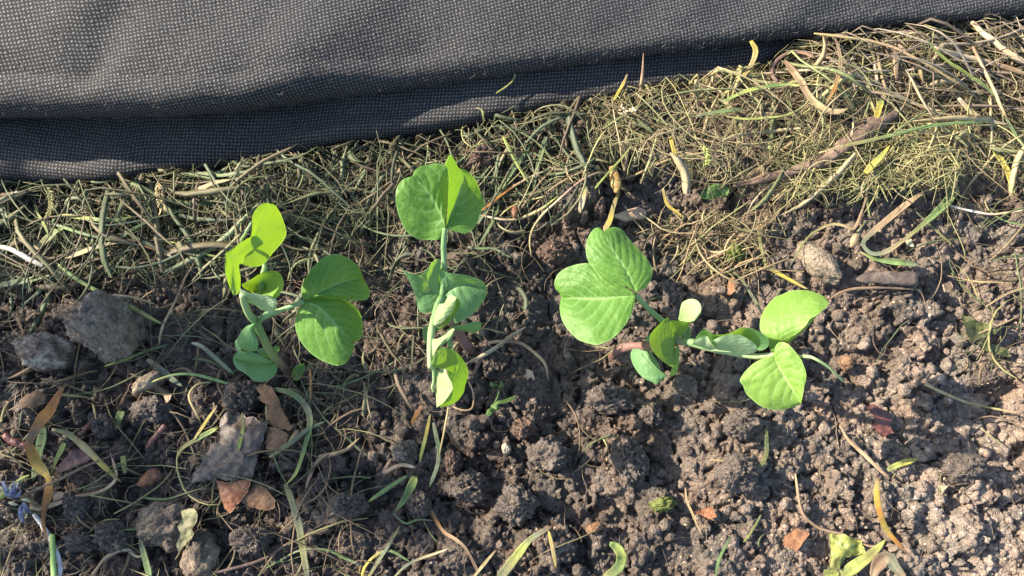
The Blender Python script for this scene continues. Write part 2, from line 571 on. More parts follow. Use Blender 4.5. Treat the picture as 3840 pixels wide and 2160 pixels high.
# ---------------------------------------------------------------- fabric edge lines (needed by the soil below them)
UP_EDGE = np.array([(-700, 425), (0, 430), (300, 426), (640, 424), (900, 407), (1280, 357), (1600, 312), (1940, 268), (2300, 217),
                    (2600, 178), (3000, 132), (3300, 96), (3560, 72), (3840, 50), (4600, -10)], float)
LO_EDGE = np.array([(-700, 690), (0, 687), (200, 689), (430, 689), (500, 681), (545, 660), (640, 648), (1000, 611), (1280, 554), (1580, 507), (1780, 477),
                    (1930, 446), (2174, 398), (2423, 353), (2560, 326), (2709, 303), (2858, 263), (2940, 199), (3037, 134), (3300, 20), (3840, -150), (4600, -380)], float)
UP_R = 0.0065
LO_Z, LO_R = 0.0075, 0.0055
UP_Z = np.interp(UP_EDGE[:, 0], [0, 600, 1500, 1900, 3000, 3840], [0.030, 0.028, 0.0205, 0.0200, 0.018, 0.017])
_u = P(UP_EDGE[:, 0], UP_EDGE[:, 1], UP_Z)
_l = P(LO_EDGE[:, 0], LO_EDGE[:, 1], LO_Z)


def up_y(x):
    return np.interp(x, _u[:, 0], _u[:, 1])


def lo_y(x):
    return np.interp(x, _l[:, 0], _l[:, 1])


# ---------------------------------------------------------------- soil: one sheet, crumbs and clods as relief
STEP = 0.00043
X0, X1, Y0, Y1 = -0.220, 0.220, -0.128, 0.114
xs = np.arange(X0, X1, STEP); ys = np.arange(Y0, Y1, STEP)
NX, NY = len(xs), len(ys)
GX, GY = np.meshgrid(xs, ys)
H = 0.0028 * fbm2(GX * 18, GY * 18, 3, 5)
RELIEF = [(3720, 1950, 420, 6), (3250, 1330, 260, -6), (2200, 1480, 320, -4), (3250, 560, 520, 5), (2900, 1850, 350, 3),
          (600, 900, 700, 2), (1000, 1350, 260, -3), (2060, 1180, 220, -4), (3600, 1560, 180, -4), (2700, 1650, 200, 3), (350, 1700, 400, -2)]
for (a, b, r, hgt) in RELIEF:
    w = P(a, b, 0.0)
    H += hgt * MM * np.exp(-((GX - w[0]) ** 2 + (GY - w[1]) ** 2) / (r * PXM) ** 2)
under_fab = np.clip((GY - lo_y(GX) - 0.004) / 0.012, 0, 1)
H -= 0.007 * under_fab
WARP = fbm2(GX * 260, GY * 260, 3, 31)
WARP2 = fbm2(GX * 800, GY * 800, 2, 77)
TINT = np.ones((NY, NX), np.float32)
RED = np.zeros((NY, NX), np.float32)


def stamp(cx, cy, r, hfac, sink, facets, warp, wamp, tint):
    i0 = int((cx - r * 1.35 - X0) / STEP); i1 = int((cx + r * 1.35 - X0) / STEP) + 2
    j0 = int((cy - r * 1.35 - Y0) / STEP); j1 = int((cy + r * 1.35 - Y0) / STEP) + 2
    i0 = max(i0, 0); j0 = max(j0, 0); i1 = min(i1, NX); j1 = min(j1, NY)
    if i1 - i0 < 2 or j1 - j0 < 2:
        return
    sl = (slice(j0, j1), slice(i0, i1))
    dx = (GX[sl] - cx) / r; dy = (GY[sl] - cy) / r
    a = rng.uniform(0, np.pi); e = rng.uniform(0.72, 1.3)
    ca, sa = math.cos(a), math.sin(a)
    u = (dx * ca + dy * sa) * e; v = (-dx * sa + dy * ca) / e
    d2 = (u * u + v * v) * (1 + wamp * warp[sl])
    cap = np.sqrt(np.clip(1 - d2, 0, None))
    for _ in range(facets):
        th = rng.uniform(0, 2 * np.pi); sl_ = rng.uniform(0.15, 0.8); c0 = rng.uniform(0.62, 1.0)
        cap = np.minimum(cap, c0 - sl_ * (u * math.cos(th) + v * math.sin(th)))
    ins = (d2 < 1) & (cap > 0)
    jc = min(max(int((cy - Y0) / STEP), 0), NY - 1); ic = min(max(int((cx - X0) / STEP), 0), NX - 1)
    z = H[jc, ic] - sink * r + hfac * r * cap
    cur = H[sl]
    up = ins & (z > cur)
    cur[up] = z[up]
    TINT[sl][up] = tint


def scatter(n, r0, r1, hfac, sink, facets, warp, wamp, power=1.0):
    cx = rng.uniform(X0, X1, n); cy = rng.uniform(Y0, Y1, n)
    rr = r0 + (r1 - r0) * rng.random(n) ** power
    rr = np.sort(rr)[::-1]
    for k in range(n):
        t = float(np.clip(rng.normal(1.0, 0.17), 0.6, 1.5))
        stamp(cx[k], cy[k], rr[k], hfac * rng.uniform(0.75, 1.2), sink, facets, warp, wamp, t)


scatter(95, 0.0080, 0.0150, 0.70, 0.25, 5, WARP, 0.7, 1.3)
scatter(360, 0.0040, 0.0090, 1.0, 0.22, 4, WARP, 0.6, 1.3)
H += 0.0009 * fbm2(GX * 300, GY * 300, 3, 93)
H -= 0.0030 * np.clip(0.16 - np.abs(fbm2(GX * 105, GY * 105, 2, 95)), 0, 1) / 0.16
scatter(1150, 0.0018, 0.0048, 1.0, 0.20, 4, WARP2, 0.8, 1.5)
scatter(2600, 0.0010, 0.0024, 1.0, 0.15, 2, WARP2, 0.5, 1.4)
scatter(30000, 0.0005, 0.0012, 0.85, 0.06, 1, WARP2, 0.4, 1.2)
H += 0.00030 * fbm2(GX * 900, GY * 900, 2, 91)

# what loose things lie on: the crests of the relief, slightly smoothed
DS = 4
HB = H[:NY // DS * DS, :NX // DS * DS].reshape(NY // DS, DS, NX // DS, DS).max((1, 3))
for _ in range(2):
    Q = np.pad(HB, 1, mode='edge')
    HB = np.max([Q[1 + a:Q.shape[0] - 1 + a, 1 + b:Q.shape[1] - 1 + b] for a in (-1, 0, 1) for b in (-1, 0, 1)], 0)
for _ in range(5):
    Q = np.pad(HB, 1, mode='edge')
    HB = np.mean([Q[1 + a:Q.shape[0] - 1 + a, 1 + b:Q.shape[1] - 1 + b] for a in (-1, 0, 1) for b in (-1, 0, 1)], 0)


def bil(A, fx, fy):
    fx = np.clip(fx, 0, A.shape[1] - 1.001); fy = np.clip(fy, 0, A.shape[0] - 1.001)
    i = fx.astype(int); j = fy.astype(int)
    u = fx - i; v = fy - j
    return (A[j, i] * (1 - u) + A[j, i + 1] * u) * (1 - v) + (A[j + 1, i] * (1 - u) + A[j + 1, i + 1] * u) * v


def crest(x, y):
    x = np.asarray(x, float); y = np.asarray(y, float)
    return bil(HB, (x - X0) / (STEP * DS) - 0.5, (y - Y0) / (STEP * DS) - 0.5)


def soil_z(x, y):
    return bil(H, (np.asarray(x, float) - X0) / STEP, (np.asarray(y, float) - Y0) / STEP)


def build_soil():
    grow = 0.0009 * 1.16 ** np.arange(58)
    ext = np.cumsum(grow)
    ax = np.concatenate([(xs[0] - ext)[::-1], xs, xs[-1] + ext])
    ay = np.concatenate([(ys[0] - ext)[::-1], ys, ys[-1] + ext])
    k = len(ext)
    AX, AY = np.meshgrid(ax, ay)
    Z = 0.0028 * fbm2(AX * 18, AY * 18, 3, 5) + 0.003 * fbm2(AX * 140, AY * 140, 3, 6) + 0.0016 * fbm2(AX * 420, AY * 420, 2, 7)
    far = np.maximum(np.abs(AX), np.abs(AY))
    Z = Z - 0.007 * np.clip((AY - lo_y(AX) - 0.004) / 0.012, 0, 1) * (AY < 0.7) * (np.abs(AX) < 0.7)
    Z = Z + 0.02 * fbm2(AX * 1.2, AY * 1.2, 2, 9) * np.clip((far - 0.5) / 1.0, 0, 1)
    T = np.ones_like(Z)
    Z[k:k + NY, k:k + NX] = H
    T[k:k + NY, k:k + NX] = TINT
    V = np.stack([AX.ravel(), AY.ravel(), Z.ravel()], -1)
    t = T.ravel()[:, None] * np.array([1.0, 1.0, 1.0])
    warm = 0.10 * fbm2(AX.ravel() * 90, AY.ravel() * 90, 2, 44)[:, None] * np.array([1.0, 0.0, -0.7])
    # the right of the bed is tinted paler, in place of stronger sunlight
    dry = np.clip((AX.ravel() - 0.02) / 0.12, 0, 1)[:, None]
    dry = dry + 0.9 * (np.clip((AX.ravel() - 0.05) / 0.08, 0, 1) * np.clip((-0.025 - AY.ravel()) / 0.04, 0, 1))[:, None]
    t = np.clip((t + warm) * (1 + 0.75 * dry * np.array([1.0, 0.97, 0.92])), 0.3, 2.6)
    me = make_mesh('soil', V, grid_faces(len(ay), len(ax)), M['soil'], {'tint': t})
    o = link('soil', me)
    o['kind'] = 'structure'
    o['label'] = 'dark brown crumbly garden soil'
    return o


build_soil()


# ---------------------------------------------------------------- ground cover fabric: two folded layers of one sheet
def fabric_layer(edge_y, zc, r, back, rise, top_disp, nx=440, x0=-0.42, x1=0.42, rot=0.0):
    x = np.linspace(x0, x1, nx)
    ey = edge_y(x)
    ey = smooth1(ey, 6)
    zc = zc(x) if callable(zc) else np.full(nx, zc)
    r = r(x) if callable(r) else np.full(nx, r)
    prof = []
    for s in np.linspace(1, 0, 10)[:-1]:                      # tucked under
        prof.append((1.0, s * 0.05, -1.0))
    for a in np.linspace(-90, 90, 25):                        # round the fold
        prof.append((1 - math.cos(math.radians(a)), None, math.sin(math.radians(a))))
    nt = 96
    ys_ = (np.linspace(0, 1, nt + 1)[1:] ** 1.35) * back
    rows = []
    for k, (a, s, h) in enumerate(prof):
        y = ey + r * a + (s or 0.0)
        rows.append(np.stack([x, y, zc + r * h - (0.002 * (s / 0.05) if s else 0)], -1))
    for yy in ys_:
        y = ey + r + yy
        rows.append(np.stack([x, y, zc + r + rise(x, yy)], -1))
    V = np.array(rows)
    npf = len(prof)
    w = np.concatenate([np.zeros(9), np.linspace(0, 1, 25) ** 1.2, np.ones(nt)])
    V[..., 2] += w[:, None] * top_disp(V[..., 0], V[..., 1])
    V[..., 1] += w[:, None] * 0.0
    seg = np.linalg.norm(np.diff(V, axis=0), axis=2)
    vv = np.concatenate([np.zeros((1, nx)), np.cumsum(seg, 0)])
    vv -= vv[9 + 12][None, :]
    uu = np.broadcast_to(x, vv.shape)
    c, s = math.cos(rot), math.sin(rot)
    pitch = 0.00122
    uv = np.stack([(uu * c - vv * s) / pitch, (uu * s + vv * c) / pitch], -1)
    F = grid_faces(V.shape[0], nx)
    return V.reshape(-1, 3), F, uv.reshape(-1, 2)


def ridge(x, y, p0, p1, width, h):
    """a soft crease between two photo points on the sheet"""
    a = P(p0[0], p0[1], 0.028)[:2]; b = P(p1[0], p1[1], 0.028)[:2]
    d = b - a; L = np.linalg.norm(d); d = d / L
    s = ((x - a[0]) * d[0] + (y - a[1]) * d[1]) / L
    n = -(x - a[0]) * d[1] + (y - a[1]) * d[0]
    n = n + 0.0015 * noise2(x * 90, y * 90, 3)
    fade = np.clip(np.minimum(s + 0.25, 1.25 - s) * 2.2, 0, 1)
    return h * fade * np.exp(-(n / width) ** 2)


def up_disp(x, y):
    a_, b_ = 0.80 * x + 0.60 * y, -0.60 * x + 0.80 * y            # soft creases running up to the right
    z = 0.0010 * fbm2(x * 26, y * 26, 2, 61) + 0.00025 * fbm2(x * 150, y * 150, 2, 62) + 0.0013 * fbm2(a_ * 9, b_ * 55, 2, 63)
    for p0, p1, w, h in [((330, 400), (560, 130), 0.0035, -0.0016), ((270, 310), (690, 60), 0.0065, -0.0016), ((200, 230), (560, 0), 0.010, 0.0012), ((560, 330), (960, 30), 0.010, -0.0010),
                         ((860, 330), (1220, -20), 0.005, -0.0016), ((150, 260), (420, -20), 0.006, -0.0016), ((1000, 330), (1500, -40), 0.012, 0.0022),
                         ((1700, 230), (2200, -60), 0.012, 0.0016), ((2400, 150), (2900, -60), 0.010, -0.0014), ((-100, 140), (300, -160), 0.012, 0.0022)]:
        z = z + 0.95 * ridge(x, y, p0, p1, w * 1.25, h)
    # the corner beyond the crest drops away
    a = P(0, 42, 0.03)[:2]; b = P(150, -40, 0.03)[:2]
    d = (b - a) / np.linalg.norm(b - a)
    n = -(x - a[0]) * d[1] + (y - a[1]) * d[0]
    z = z - 0.6 * np.clip(n, 0, 0.02) * np.clip((-x - 0.10) / 0.03, 0, 1)
    return z


def lo_disp(x, y):
    z = 0.0012 * fbm2(x * 30, y * 30, 3, 71) + 0.00035 * fbm2(x * 160, y * 160, 2, 72)
    for p0, p1, w, h in [((700, 560), (1000, 430), 0.006, -0.0014), ((1080, 500), (1780, 425), 0.008, 0.0060), ((150, 640), (420, 480), 0.006, 0.0012)]:
        z = z + ridge(x, y, p0, p1, w, h)
    return z


def up_rise(x, yy):
    left = np.clip((0.06 - x) / 0.20, 0, 1)
    return (0.010 * left + 0.005) * (1 - np.exp(-yy / 0.022)) - 0.02 * np.clip((yy - 0.16) / 0.2, 0, 1)


def lo_rise(x, yy):
    return 0.0035 * (1 - np.exp(-yy / 0.010)) * (yy < 10)


root = bpy.data.objects.new('ground_cover_fabric', None)
root.location = (0.0, float(lo_y(0.0)), 0.0)
COL.objects.link(root)
tag(root, 'black dimpled ground cover fabric folded in two layers over the hay', 'fabric')
ORG = np.array(root.location)
V, F, uv = fabric_layer(up_y, lambda x: np.interp(x, _u[:, 0], UP_Z), lambda x: UP_R + 0.0030 * np.clip(-x / 0.15, -0.6, 1.0),
                        0.42, up_rise, up_disp, rot=math.radians(-9))
link('upper_layer', make_mesh('upper_layer', V - ORG, F, M['fabric'], uv=uv), root)
UPV = V.reshape(-1, 440, 3)
V, F, uv = fabric_layer(lo_y, LO_Z, LO_R, 0.07, lo_rise, lo_disp, rot=math.radians(7))
link('lower_layer', make_mesh('lower_layer', V - ORG, F, M['fabric'], uv=uv), root)
LOV = V.reshape(-1, 440, 3)


# loose fibre ends standing off the upper layer
nf = 6000
ri = rng.integers(14, 104, nf); ci = rng.integers(80, 360, nf)
A = UPV[ri, ci] + rng.normal(0, 0.0004, (nf, 3)) * np.array([1, 1, 0])
nrm_ = np.cross(UPV[ri, ci + 1] - UPV[ri, ci], UPV[np.minimum(ri + 1, UPV.shape[0] - 1), ci] - UPV[ri, ci])
nrm_ /= np.linalg.norm(nrm_, axis=1)[:, None] + 1e-12
tx = UPV[ri, ci + 1] - UPV[ri, ci]; tx /= np.linalg.norm(tx, axis=1)[:, None]
ty = np.cross(nrm_, tx)
FUZZ = (A, nrm_, tx, ty, nf)


# ---------------------------------------------------------------- loose hay and clippings
def many_strands(name, path, width, thick, col, K=4, mat='strand'):
    """path (S,N,3), width (S,N), thick (S,N), col (S,N,3) -> one mesh of S closed strands"""
    S, N, _ = path.shape
    t = np.gradient(path, axis=1)
    t /= np.linalg.norm(t, axis=2)[..., None] + 1e-12
    up = np.zeros_like(t); up[..., 2] = 1
    side = np.cross(t, up); side /= np.linalg.norm(side, axis=2)[..., None] + 1e-9
    nor = np.cross(side, t)
    roll = rng.uniform(-0.9, 0.9, (S, 1)) + np.linspace(-1, 1, N)[None, :] * rng.normal(0, 0.7, (S, 1))
    cr, sr = np.cos(roll)[..., None], np.sin(roll)[..., None]
    s2 = side * cr + nor * sr; n2 = -side * sr + nor * cr
    ang = np.arange(K) / K * 2 * np.pi
    V = (path[:, :, None, :] + 0.5 * width[:, :, None, None] * np.cos(ang)[None, None, :, None] * s2[:, :, None, :]
         + 0.5 * thick[:, :, None, None] * np.sin(ang)[None, None, :, None] * n2[:, :, None, :])
    C = np.broadcast_to(col[:, :, None, :], V.shape).reshape(-1, 3)
    V = V.reshape(-1, 3)
    s = np.arange(S)[:, None, None] * N * K; i = np.arange(N - 1)[None, :, None] * K; j = np.arange(K)[None, None, :]
    a = s + i + j; b = s + i + (j + 1) % K
    F = np.stack([a, b, b + K, a + K], -1).reshape(-1, 4)
    return make_mesh(name, V, F, M[mat], {'Col': C})


def fuzz():
    A, nn, tx, ty, nf = FUZZ
    N = 5
    L = rng.uniform(0.0010, 0.0034, nf)[:, None]
    a = rng.normal(0.9, 0.8, nf)
    u = np.linspace(0, 1, N)[None, :]
    curl = rng.normal(0, 1.1, (nf, 1)) * u
    dx = np.cumsum(np.cos(a[:, None] + curl), 1) / N * L; dy = np.cumsum(np.sin(a[:, None] + curl), 1) / N * L
    h = rng.uniform(0.0001, 0.0007, (nf, 1)) * np.sin(np.pi * u * 0.9) + 0.00008
    path = A[:, None, :] + dx[..., None] * tx[:, None, :] + dy[..., None] * ty[:, None, :] + h[..., None] * nn[:, None, :]
    w = np.full((nf, N), 0.00006)
    col = np.full((nf, N, 3), 0.24) * rng.uniform(0.4, 1.6, (nf, 1, 1))
    o = link('fibre_fuzz', many_strands('fibre_fuzz', path - ORG, w, w, col, 3, 'stalk'), root)
    o['kind'] = 'stuff'


fuzz()

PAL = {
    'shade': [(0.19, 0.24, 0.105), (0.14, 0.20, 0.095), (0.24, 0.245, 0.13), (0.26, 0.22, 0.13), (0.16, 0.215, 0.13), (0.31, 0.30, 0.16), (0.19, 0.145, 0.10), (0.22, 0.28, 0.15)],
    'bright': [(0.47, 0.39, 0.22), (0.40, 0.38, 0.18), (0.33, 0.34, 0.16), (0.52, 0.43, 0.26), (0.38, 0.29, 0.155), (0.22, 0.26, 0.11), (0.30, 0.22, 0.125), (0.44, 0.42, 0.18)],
    'yellow': [(0.52, 0.47, 0.21), (0.46, 0.43, 0.18), (0.54, 0.46, 0.25), (0.38, 0.38, 0.16)],
    'woody': [(0.33, 0.26, 0.19), (0.42, 0.35, 0.26), (0.25, 0.19, 0.145), (0.48, 0.42, 0.33), (0.20, 0.155, 0.12)],
    'soil': [(0.24, 0.20, 0.10), (0.13, 0.17, 0.075), (0.30, 0.22, 0.12), (0.20, 0.14, 0.09), (0.34, 0.32, 0.14)],
    'root': [(0.26, 0.18, 0.12), (0.33, 0.25, 0.17), (0.18, 0.12, 0.085)],
    'tan': [(0.45, 0.33, 0.19), (0.36, 0.25, 0.14), (0.45, 0.39, 0.22), (0.28, 0.27, 0.12)],
}


def in_poly(px, py, poly):
    poly = np.asarray(poly, float)
    ins = np.zeros(px.shape, bool)
    j = len(poly) - 1
    for i in range(len(poly)):
        xi, yi = poly[i]; xj, yj = poly[j]
        c = ((yi > py) != (yj > py)) & (px < (xj - xi) * (py - yi) / (yj - yi + 1e-12) + xi)
        ins ^= c
        j = i
    return ins


def zone(poly, n, pal, length, width, pile, head=None, spread=0.5, bend=0.5, N=9, flat=0.7):
    poly = np.asarray(poly, float)
    lo, hi = poly.min(0), poly.max(0)
    px = rng.uniform(lo[0], hi[0], n * 6); py = rng.uniform(lo[1], hi[1], n * 6)
    k = np.where(in_poly(px, py, poly))[0][:n]
    c = P(px[k], py[k], 0.004)
    S = len(k)
    L = (length[0] + (length[1] - length[0]) * rng.random(S) ** 1.8) * MM
    th = rng.uniform(0, 2 * np.pi, S) if head is None else rng.normal(math.radians(head), spread, S) + np.pi * rng.integers(0, 2, S)
    curv = rng.normal(0, bend, S)[:, None] * np.linspace(-1, 1, N)[None, :] + rng.normal(0, bend * 0.35, (S, N)).cumsum(1) * 0.5
    a = th[:, None] + curv
    d = (L / (N - 1))[:, None]
    x = np.cumsum(np.cos(a) * d, 1); y = np.cumsum(np.sin(a) * d, 1)
    x = x - x.mean(1, keepdims=True) + c[:, :1]; y = y - y.mean(1, keepdims=True) + c[:, 1:2]
    base = crest(x, y)
    for _ in range(3):
        base[:, 1:-1] = 0.25 * base[:, :-2] + 0.5 * base[:, 1:-1] + 0.25 * base[:, 2:]
    lay = rng.random((S, 1)) ** 0.8 * pile * MM
    tilt = rng.normal(0, 0.22, (S, 1)) * np.linspace(-1, 1, N)[None, :] * L[:, None] * 0.35
    arch = rng.normal(0.05, 0.06, (S, 1)) * (1 - np.linspace(-1, 1, N)[None, :] ** 2) * L[:, None]
    z = base + np.maximum(lay + (tilt + arch) * min(1.0, pile / 4.0 + 0.25), -0.0003) + 0.0002
    # nothing stands through the fabric
    lowroof = np.where(y > lo_y(x) - 0.0005, 0.0, 1.0)
    z = np.where(lowroof > 0, z, np.minimum(z, 0.0015))
    upmask = (y > up_y(x)) & (y < lo_y(x))
    z = np.where(upmask, np.minimum(z, 0.011), z)
    w = (width[0] + (width[1] - width[0]) * rng.random(S) ** 2.2) * MM
    prof = np.interp(np.linspace(0, 1, N), [0, 0.12, 0.75, 1], [0.55, 1.0, 0.85, 0.18])
    W = w[:, None] * prof[None, :]
    T = np.where((rng.random(S) < flat)[:, None], np.minimum(W * 0.22, 0.00022), W * 0.75)
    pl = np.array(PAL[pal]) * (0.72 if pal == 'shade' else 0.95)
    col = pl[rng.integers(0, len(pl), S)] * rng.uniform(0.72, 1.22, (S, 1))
    col = np.where((rng.random(S) < 0.16)[:, None], col * 0.42, col)
    col = np.clip(col[:, None, :] * (1 + 0.18 * rng.normal(0, 1, (S, N, 1)).cumsum(1) * 0.35), 0.02, 0.62)
    return np.stack([x, y, z], -1), W, T, col


BAND_LEFT = [(-350, 672), (0, 672), (450, 680), (650, 640), (1300, 545), (1560, 505), (1480, 800), (1180, 1010), (720, 1040), (0, 1085), (-350, 1100)]
MID = [(1540, 505), (2300, 370), (2450, 560), (2150, 740), (1750, 860), (1400, 820)]
RIGHT = [(2230, 375), (2860, 255), (3040, 130), (3840, 45), (4150, 30), (4150, 700), (3560, 700), (3000, 760), (2480, 700), (2180, 560)]
WOODY = [(2980, 130), (4050, 30), (4050, 430), (3400, 500), (2950, 330)]
MAT = [(2950, 560), (3560, 540), (3520, 730), (2900, 770)]
LOOSE = [(1000, 1050), (1450, 800), (1950, 860), (1980, 1150), (1500, 1480), (1100, 1600)]
LOWLEFT = [(-200, 1130), (1000, 1050), (1400, 1500), (1350, 2300), (-200, 2300)]
PATCH = [(2360, 820), (2900, 800), (2850, 1080), (2600, 1000)]
ALLBED = [(-200, 1150), (4000, 800), (4100, 2300), (-250, 2300)]
EDGE = [(3480, 720), (4100, 700), (4100, 1420), (3620, 1400)]

def crumbs(n):
    # loose crumbs lying on the soil
    c = P(rng.uniform(-150, 3990, n * 2), rng.uniform(450, 2260, n * 2), 0.002)
    k = (c[:, 1] < lo_y(c[:, 0]) - 0.002) & (c[:, 1] < up_y(c[:, 0]) - 0.002)
    c = c[k][:n]; n = len(c)
    r = 0.0005 + 0.0020 * rng.random(n) ** 2.8
    import bmesh
    Vs = []
    for s in range(6):
        bm = bmesh.new(); bmesh.ops.create_icosphere(bm, subdivisions=2 if s < 5 else 2, radius=1.0)
        V = np.array([v.co[:] for v in bm.verts]); F = np.array([[v.index for v in f.verts] for f in bm.faces]); bm.free()
        V = V * (1 + 0.42 * fbm3(V * 1.6 + s * 9.1, 2, s)[:, None] + 0.22 * fbm3(V * 4.5, 1, s + 20)[:, None])
        Vs.append(V * np.array([1.0, 0.85, 0.75]))
    nv = len(Vs[0])
    base = np.array(Vs)[rng.integers(0, 6, n)] * r[:, None, None]
    a = rng.uniform(0, 6.28, n); b = rng.normal(0, 0.6, n)
    ca, sa, cb, sb = np.cos(a)[:, None], np.sin(a)[:, None], np.cos(b)[:, None], np.sin(b)[:, None]
    x, y, z = base[..., 0], base[..., 1], base[..., 2]
    y, z = y * cb - z * sb, y * sb + z * cb
    x, y = x * ca - y * sa, x * sa + y * ca
    zz = soil_z(c[:, 0], c[:, 1]) + 0.25 * r
    V = np.stack([x + c[:, :1], y + c[:, 1:2], z + zz[:, None]], -1).reshape(-1, 3)
    FF = (F[None] + np.arange(n)[:, None, None] * nv).reshape(-1, 3)
    dry = np.clip((c[:, 0] - 0.02) / 0.12, 0, 1) + 0.9 * np.clip((c[:, 0] - 0.05) / 0.08, 0, 1) * np.clip((-0.025 - c[:, 1]) / 0.04, 0, 1)  # crumbs on the right get the same sunlit brightness in their colour
    t = np.repeat((rng.normal(1.05, 0.22, n).clip(0.5, 1.7) * (1 + 0.7 * dry))[:, None] * np.array([1.0, 0.98, 0.96]), nv, 0)
    o = link('soil_crumbs', make_mesh('soil_crumbs', V, FF, M['soil'], {'tint': t}, smooth=True))
    tag(o, 'loose dark crumbs of soil scattered over the bed', 'soil', kind='stuff')


crumbs(2600)

sets = [
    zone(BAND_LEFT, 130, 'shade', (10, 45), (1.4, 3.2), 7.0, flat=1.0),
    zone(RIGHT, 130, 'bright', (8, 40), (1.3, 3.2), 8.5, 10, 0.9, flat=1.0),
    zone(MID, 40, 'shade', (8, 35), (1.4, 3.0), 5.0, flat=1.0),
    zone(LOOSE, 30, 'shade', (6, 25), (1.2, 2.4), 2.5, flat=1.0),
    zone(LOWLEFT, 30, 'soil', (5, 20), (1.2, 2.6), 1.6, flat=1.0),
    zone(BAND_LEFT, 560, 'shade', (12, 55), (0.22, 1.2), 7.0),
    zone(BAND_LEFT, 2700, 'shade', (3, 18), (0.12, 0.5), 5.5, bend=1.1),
    zone(MID, 120, 'shade', (14, 55), (0.4, 1.6), 5.0),
    zone(MID, 380, 'shade', (4, 20), (0.15, 0.5), 3.5, bend=0.9),
    zone(MID, 120, 'bright', (8, 40), (0.3, 0.9), 5.0),
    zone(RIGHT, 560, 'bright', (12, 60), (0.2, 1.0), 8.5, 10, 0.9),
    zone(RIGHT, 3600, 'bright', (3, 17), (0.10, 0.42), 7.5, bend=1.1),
    zone(WOODY, 240, 'woody', (20, 70), (0.35, 1.5), 8.0, -22, 0.55, 0.22, flat=0.3),
    zone(MAT, 900, 'yellow', (4, 26), (0.2, 0.8), 8.5, 20, 0.8),
    zone(LOOSE, 100, 'shade', (8, 40), (0.3, 1.2), 2.5),
    zone(LOOSE, 240, 'root', (4, 22), (0.14, 0.4), 1.5, bend=0.9),
    zone(LOWLEFT, 210, 'soil', (6, 38), (0.25, 1.1), 2.0),
    zone(LOWLEFT, 420, 'root', (4, 24), (0.12, 0.4), 1.2, bend=0.9),
    zone(PATCH, 130, 'tan', (6, 30), (0.3, 1.0), 3.0, 25, 0.7),
    zone(PATCH, 200, 'tan', (3, 12), (0.15, 0.4), 2.0),
    zone(ALLBED, 130, 'soil', (5, 30), (0.2, 0.9), 1.2),
    zone(ALLBED, 520, 'root', (3, 16), (0.1, 0.32), 0.7, bend=1.0),
    zone(EDGE, 120, 'soil', (6, 34), (0.25, 1.0), 2.5, 20, 0.8),
]
o = link('hay', many_strands('hay', *[np.concatenate([s[k] for s in sets]) for k in range(4)]))
tag(o, 'matted dry grass clippings and hay strewn below the fabric', 'hay', kind='stuff')


# ---------------------------------------------------------------- pea seedlings
def loft(reg, A, B, zA, zB, Mid=None, zM=None, n=56, m=22, bulge=0.0, wav=0.5, seed=1, nveins=6):
    """a leaf blade between two edge lines (and its midrib), given by where they are seen and how high they stand (mm)"""
    A = spline(full(reg, A), n); B = spline(full(reg, B), n)
    t = np.linspace(0, 1, n)

    def zz(z):
        z = np.atleast_1d(np.asarray(z, float))
        return smooth1(np.interp(t, np.linspace(0, 1, len(z)), z), 10)
    zA, zB = zz(zA), zz(zB)
    has_mid = Mid is not None
    if has_mid:
        C = spline(full(reg, Mid), n); zC = zz(zM)
    else:
        C = 0.5 * (A + B); zC = 0.5 * (zA + zB)
    v = np.linspace(-1, 1, 2 * m + 1)
    a = np.abs(v)[None, :, None]
    E = np.where((v < 0)[None, :, None], A[:, None, :], B[:, None, :])
    q = C[:, None, :] * (1 - a) + E * a
    ez = np.where((v < 0)[None, :], zA[:, None], zB[:, None])
    z = zC[:, None] * (1 - a[..., 0]) + ez * a[..., 0]
    env = np.sin(np.pi * np.clip(t, 0, 1))[:, None] ** 0.6
    if has_mid:
        z = z + bulge * env * np.sin(np.pi * a[..., 0])
    else:
        z = z + bulge * env * np.cos(np.pi * 0.5 * v)[None, :]
    W = P(q[..., 0], q[..., 1], z * MM)
    # wavy margin and puckering
    d = wav * MM * 0.5 * fbm3(W * 160, 3, seed) * (0.35 + a[..., 0])
    u = t[:, None]
    aa = a[..., 0]
    side = np.where(v < 0, 0.0, 0.5)[None, :]
    ph = (u - 0.42 * aa ** 1.25) * nveins + side + 0.18 * noise3(np.stack(np.broadcast_arrays(u * 5, v[None, :] * 3, np.zeros_like(u) + seed), -1), seed)
    fr = np.abs(ph - np.round(ph))
    sec = np.exp(-(fr / 0.06) ** 2) * np.clip(1.05 - 0.75 * aa, 0, 1) * np.clip(u * 6, 0, 1)
    mid = np.exp(-(aa / (0.035 + 0.02 * (1 - u))) ** 2) if has_mid else np.zeros_like(aa * u)
    vein = np.clip(np.maximum(mid, 0.85 * sec), 0, 1)
    if not has_mid:
        vein = 0.35 * sec
    puck = -0.10 * MM * vein + 0.16 * MM * np.clip(np.cos(2 * np.pi * ph), -1, 1) * -0.35 * env + 0.09 * MM * noise3(W * 700, seed + 3) + 0.05 * MM * noise3(W * 1500, seed + 4)
    W[..., 2] += d + puck
    rim = np.maximum(np.clip((aa - 0.955) / 0.045, 0, 1), np.clip((u - 0.985) / 0.015, 0, 1) * np.ones_like(aa))
    return W, vein, rim * np.ones_like(vein)


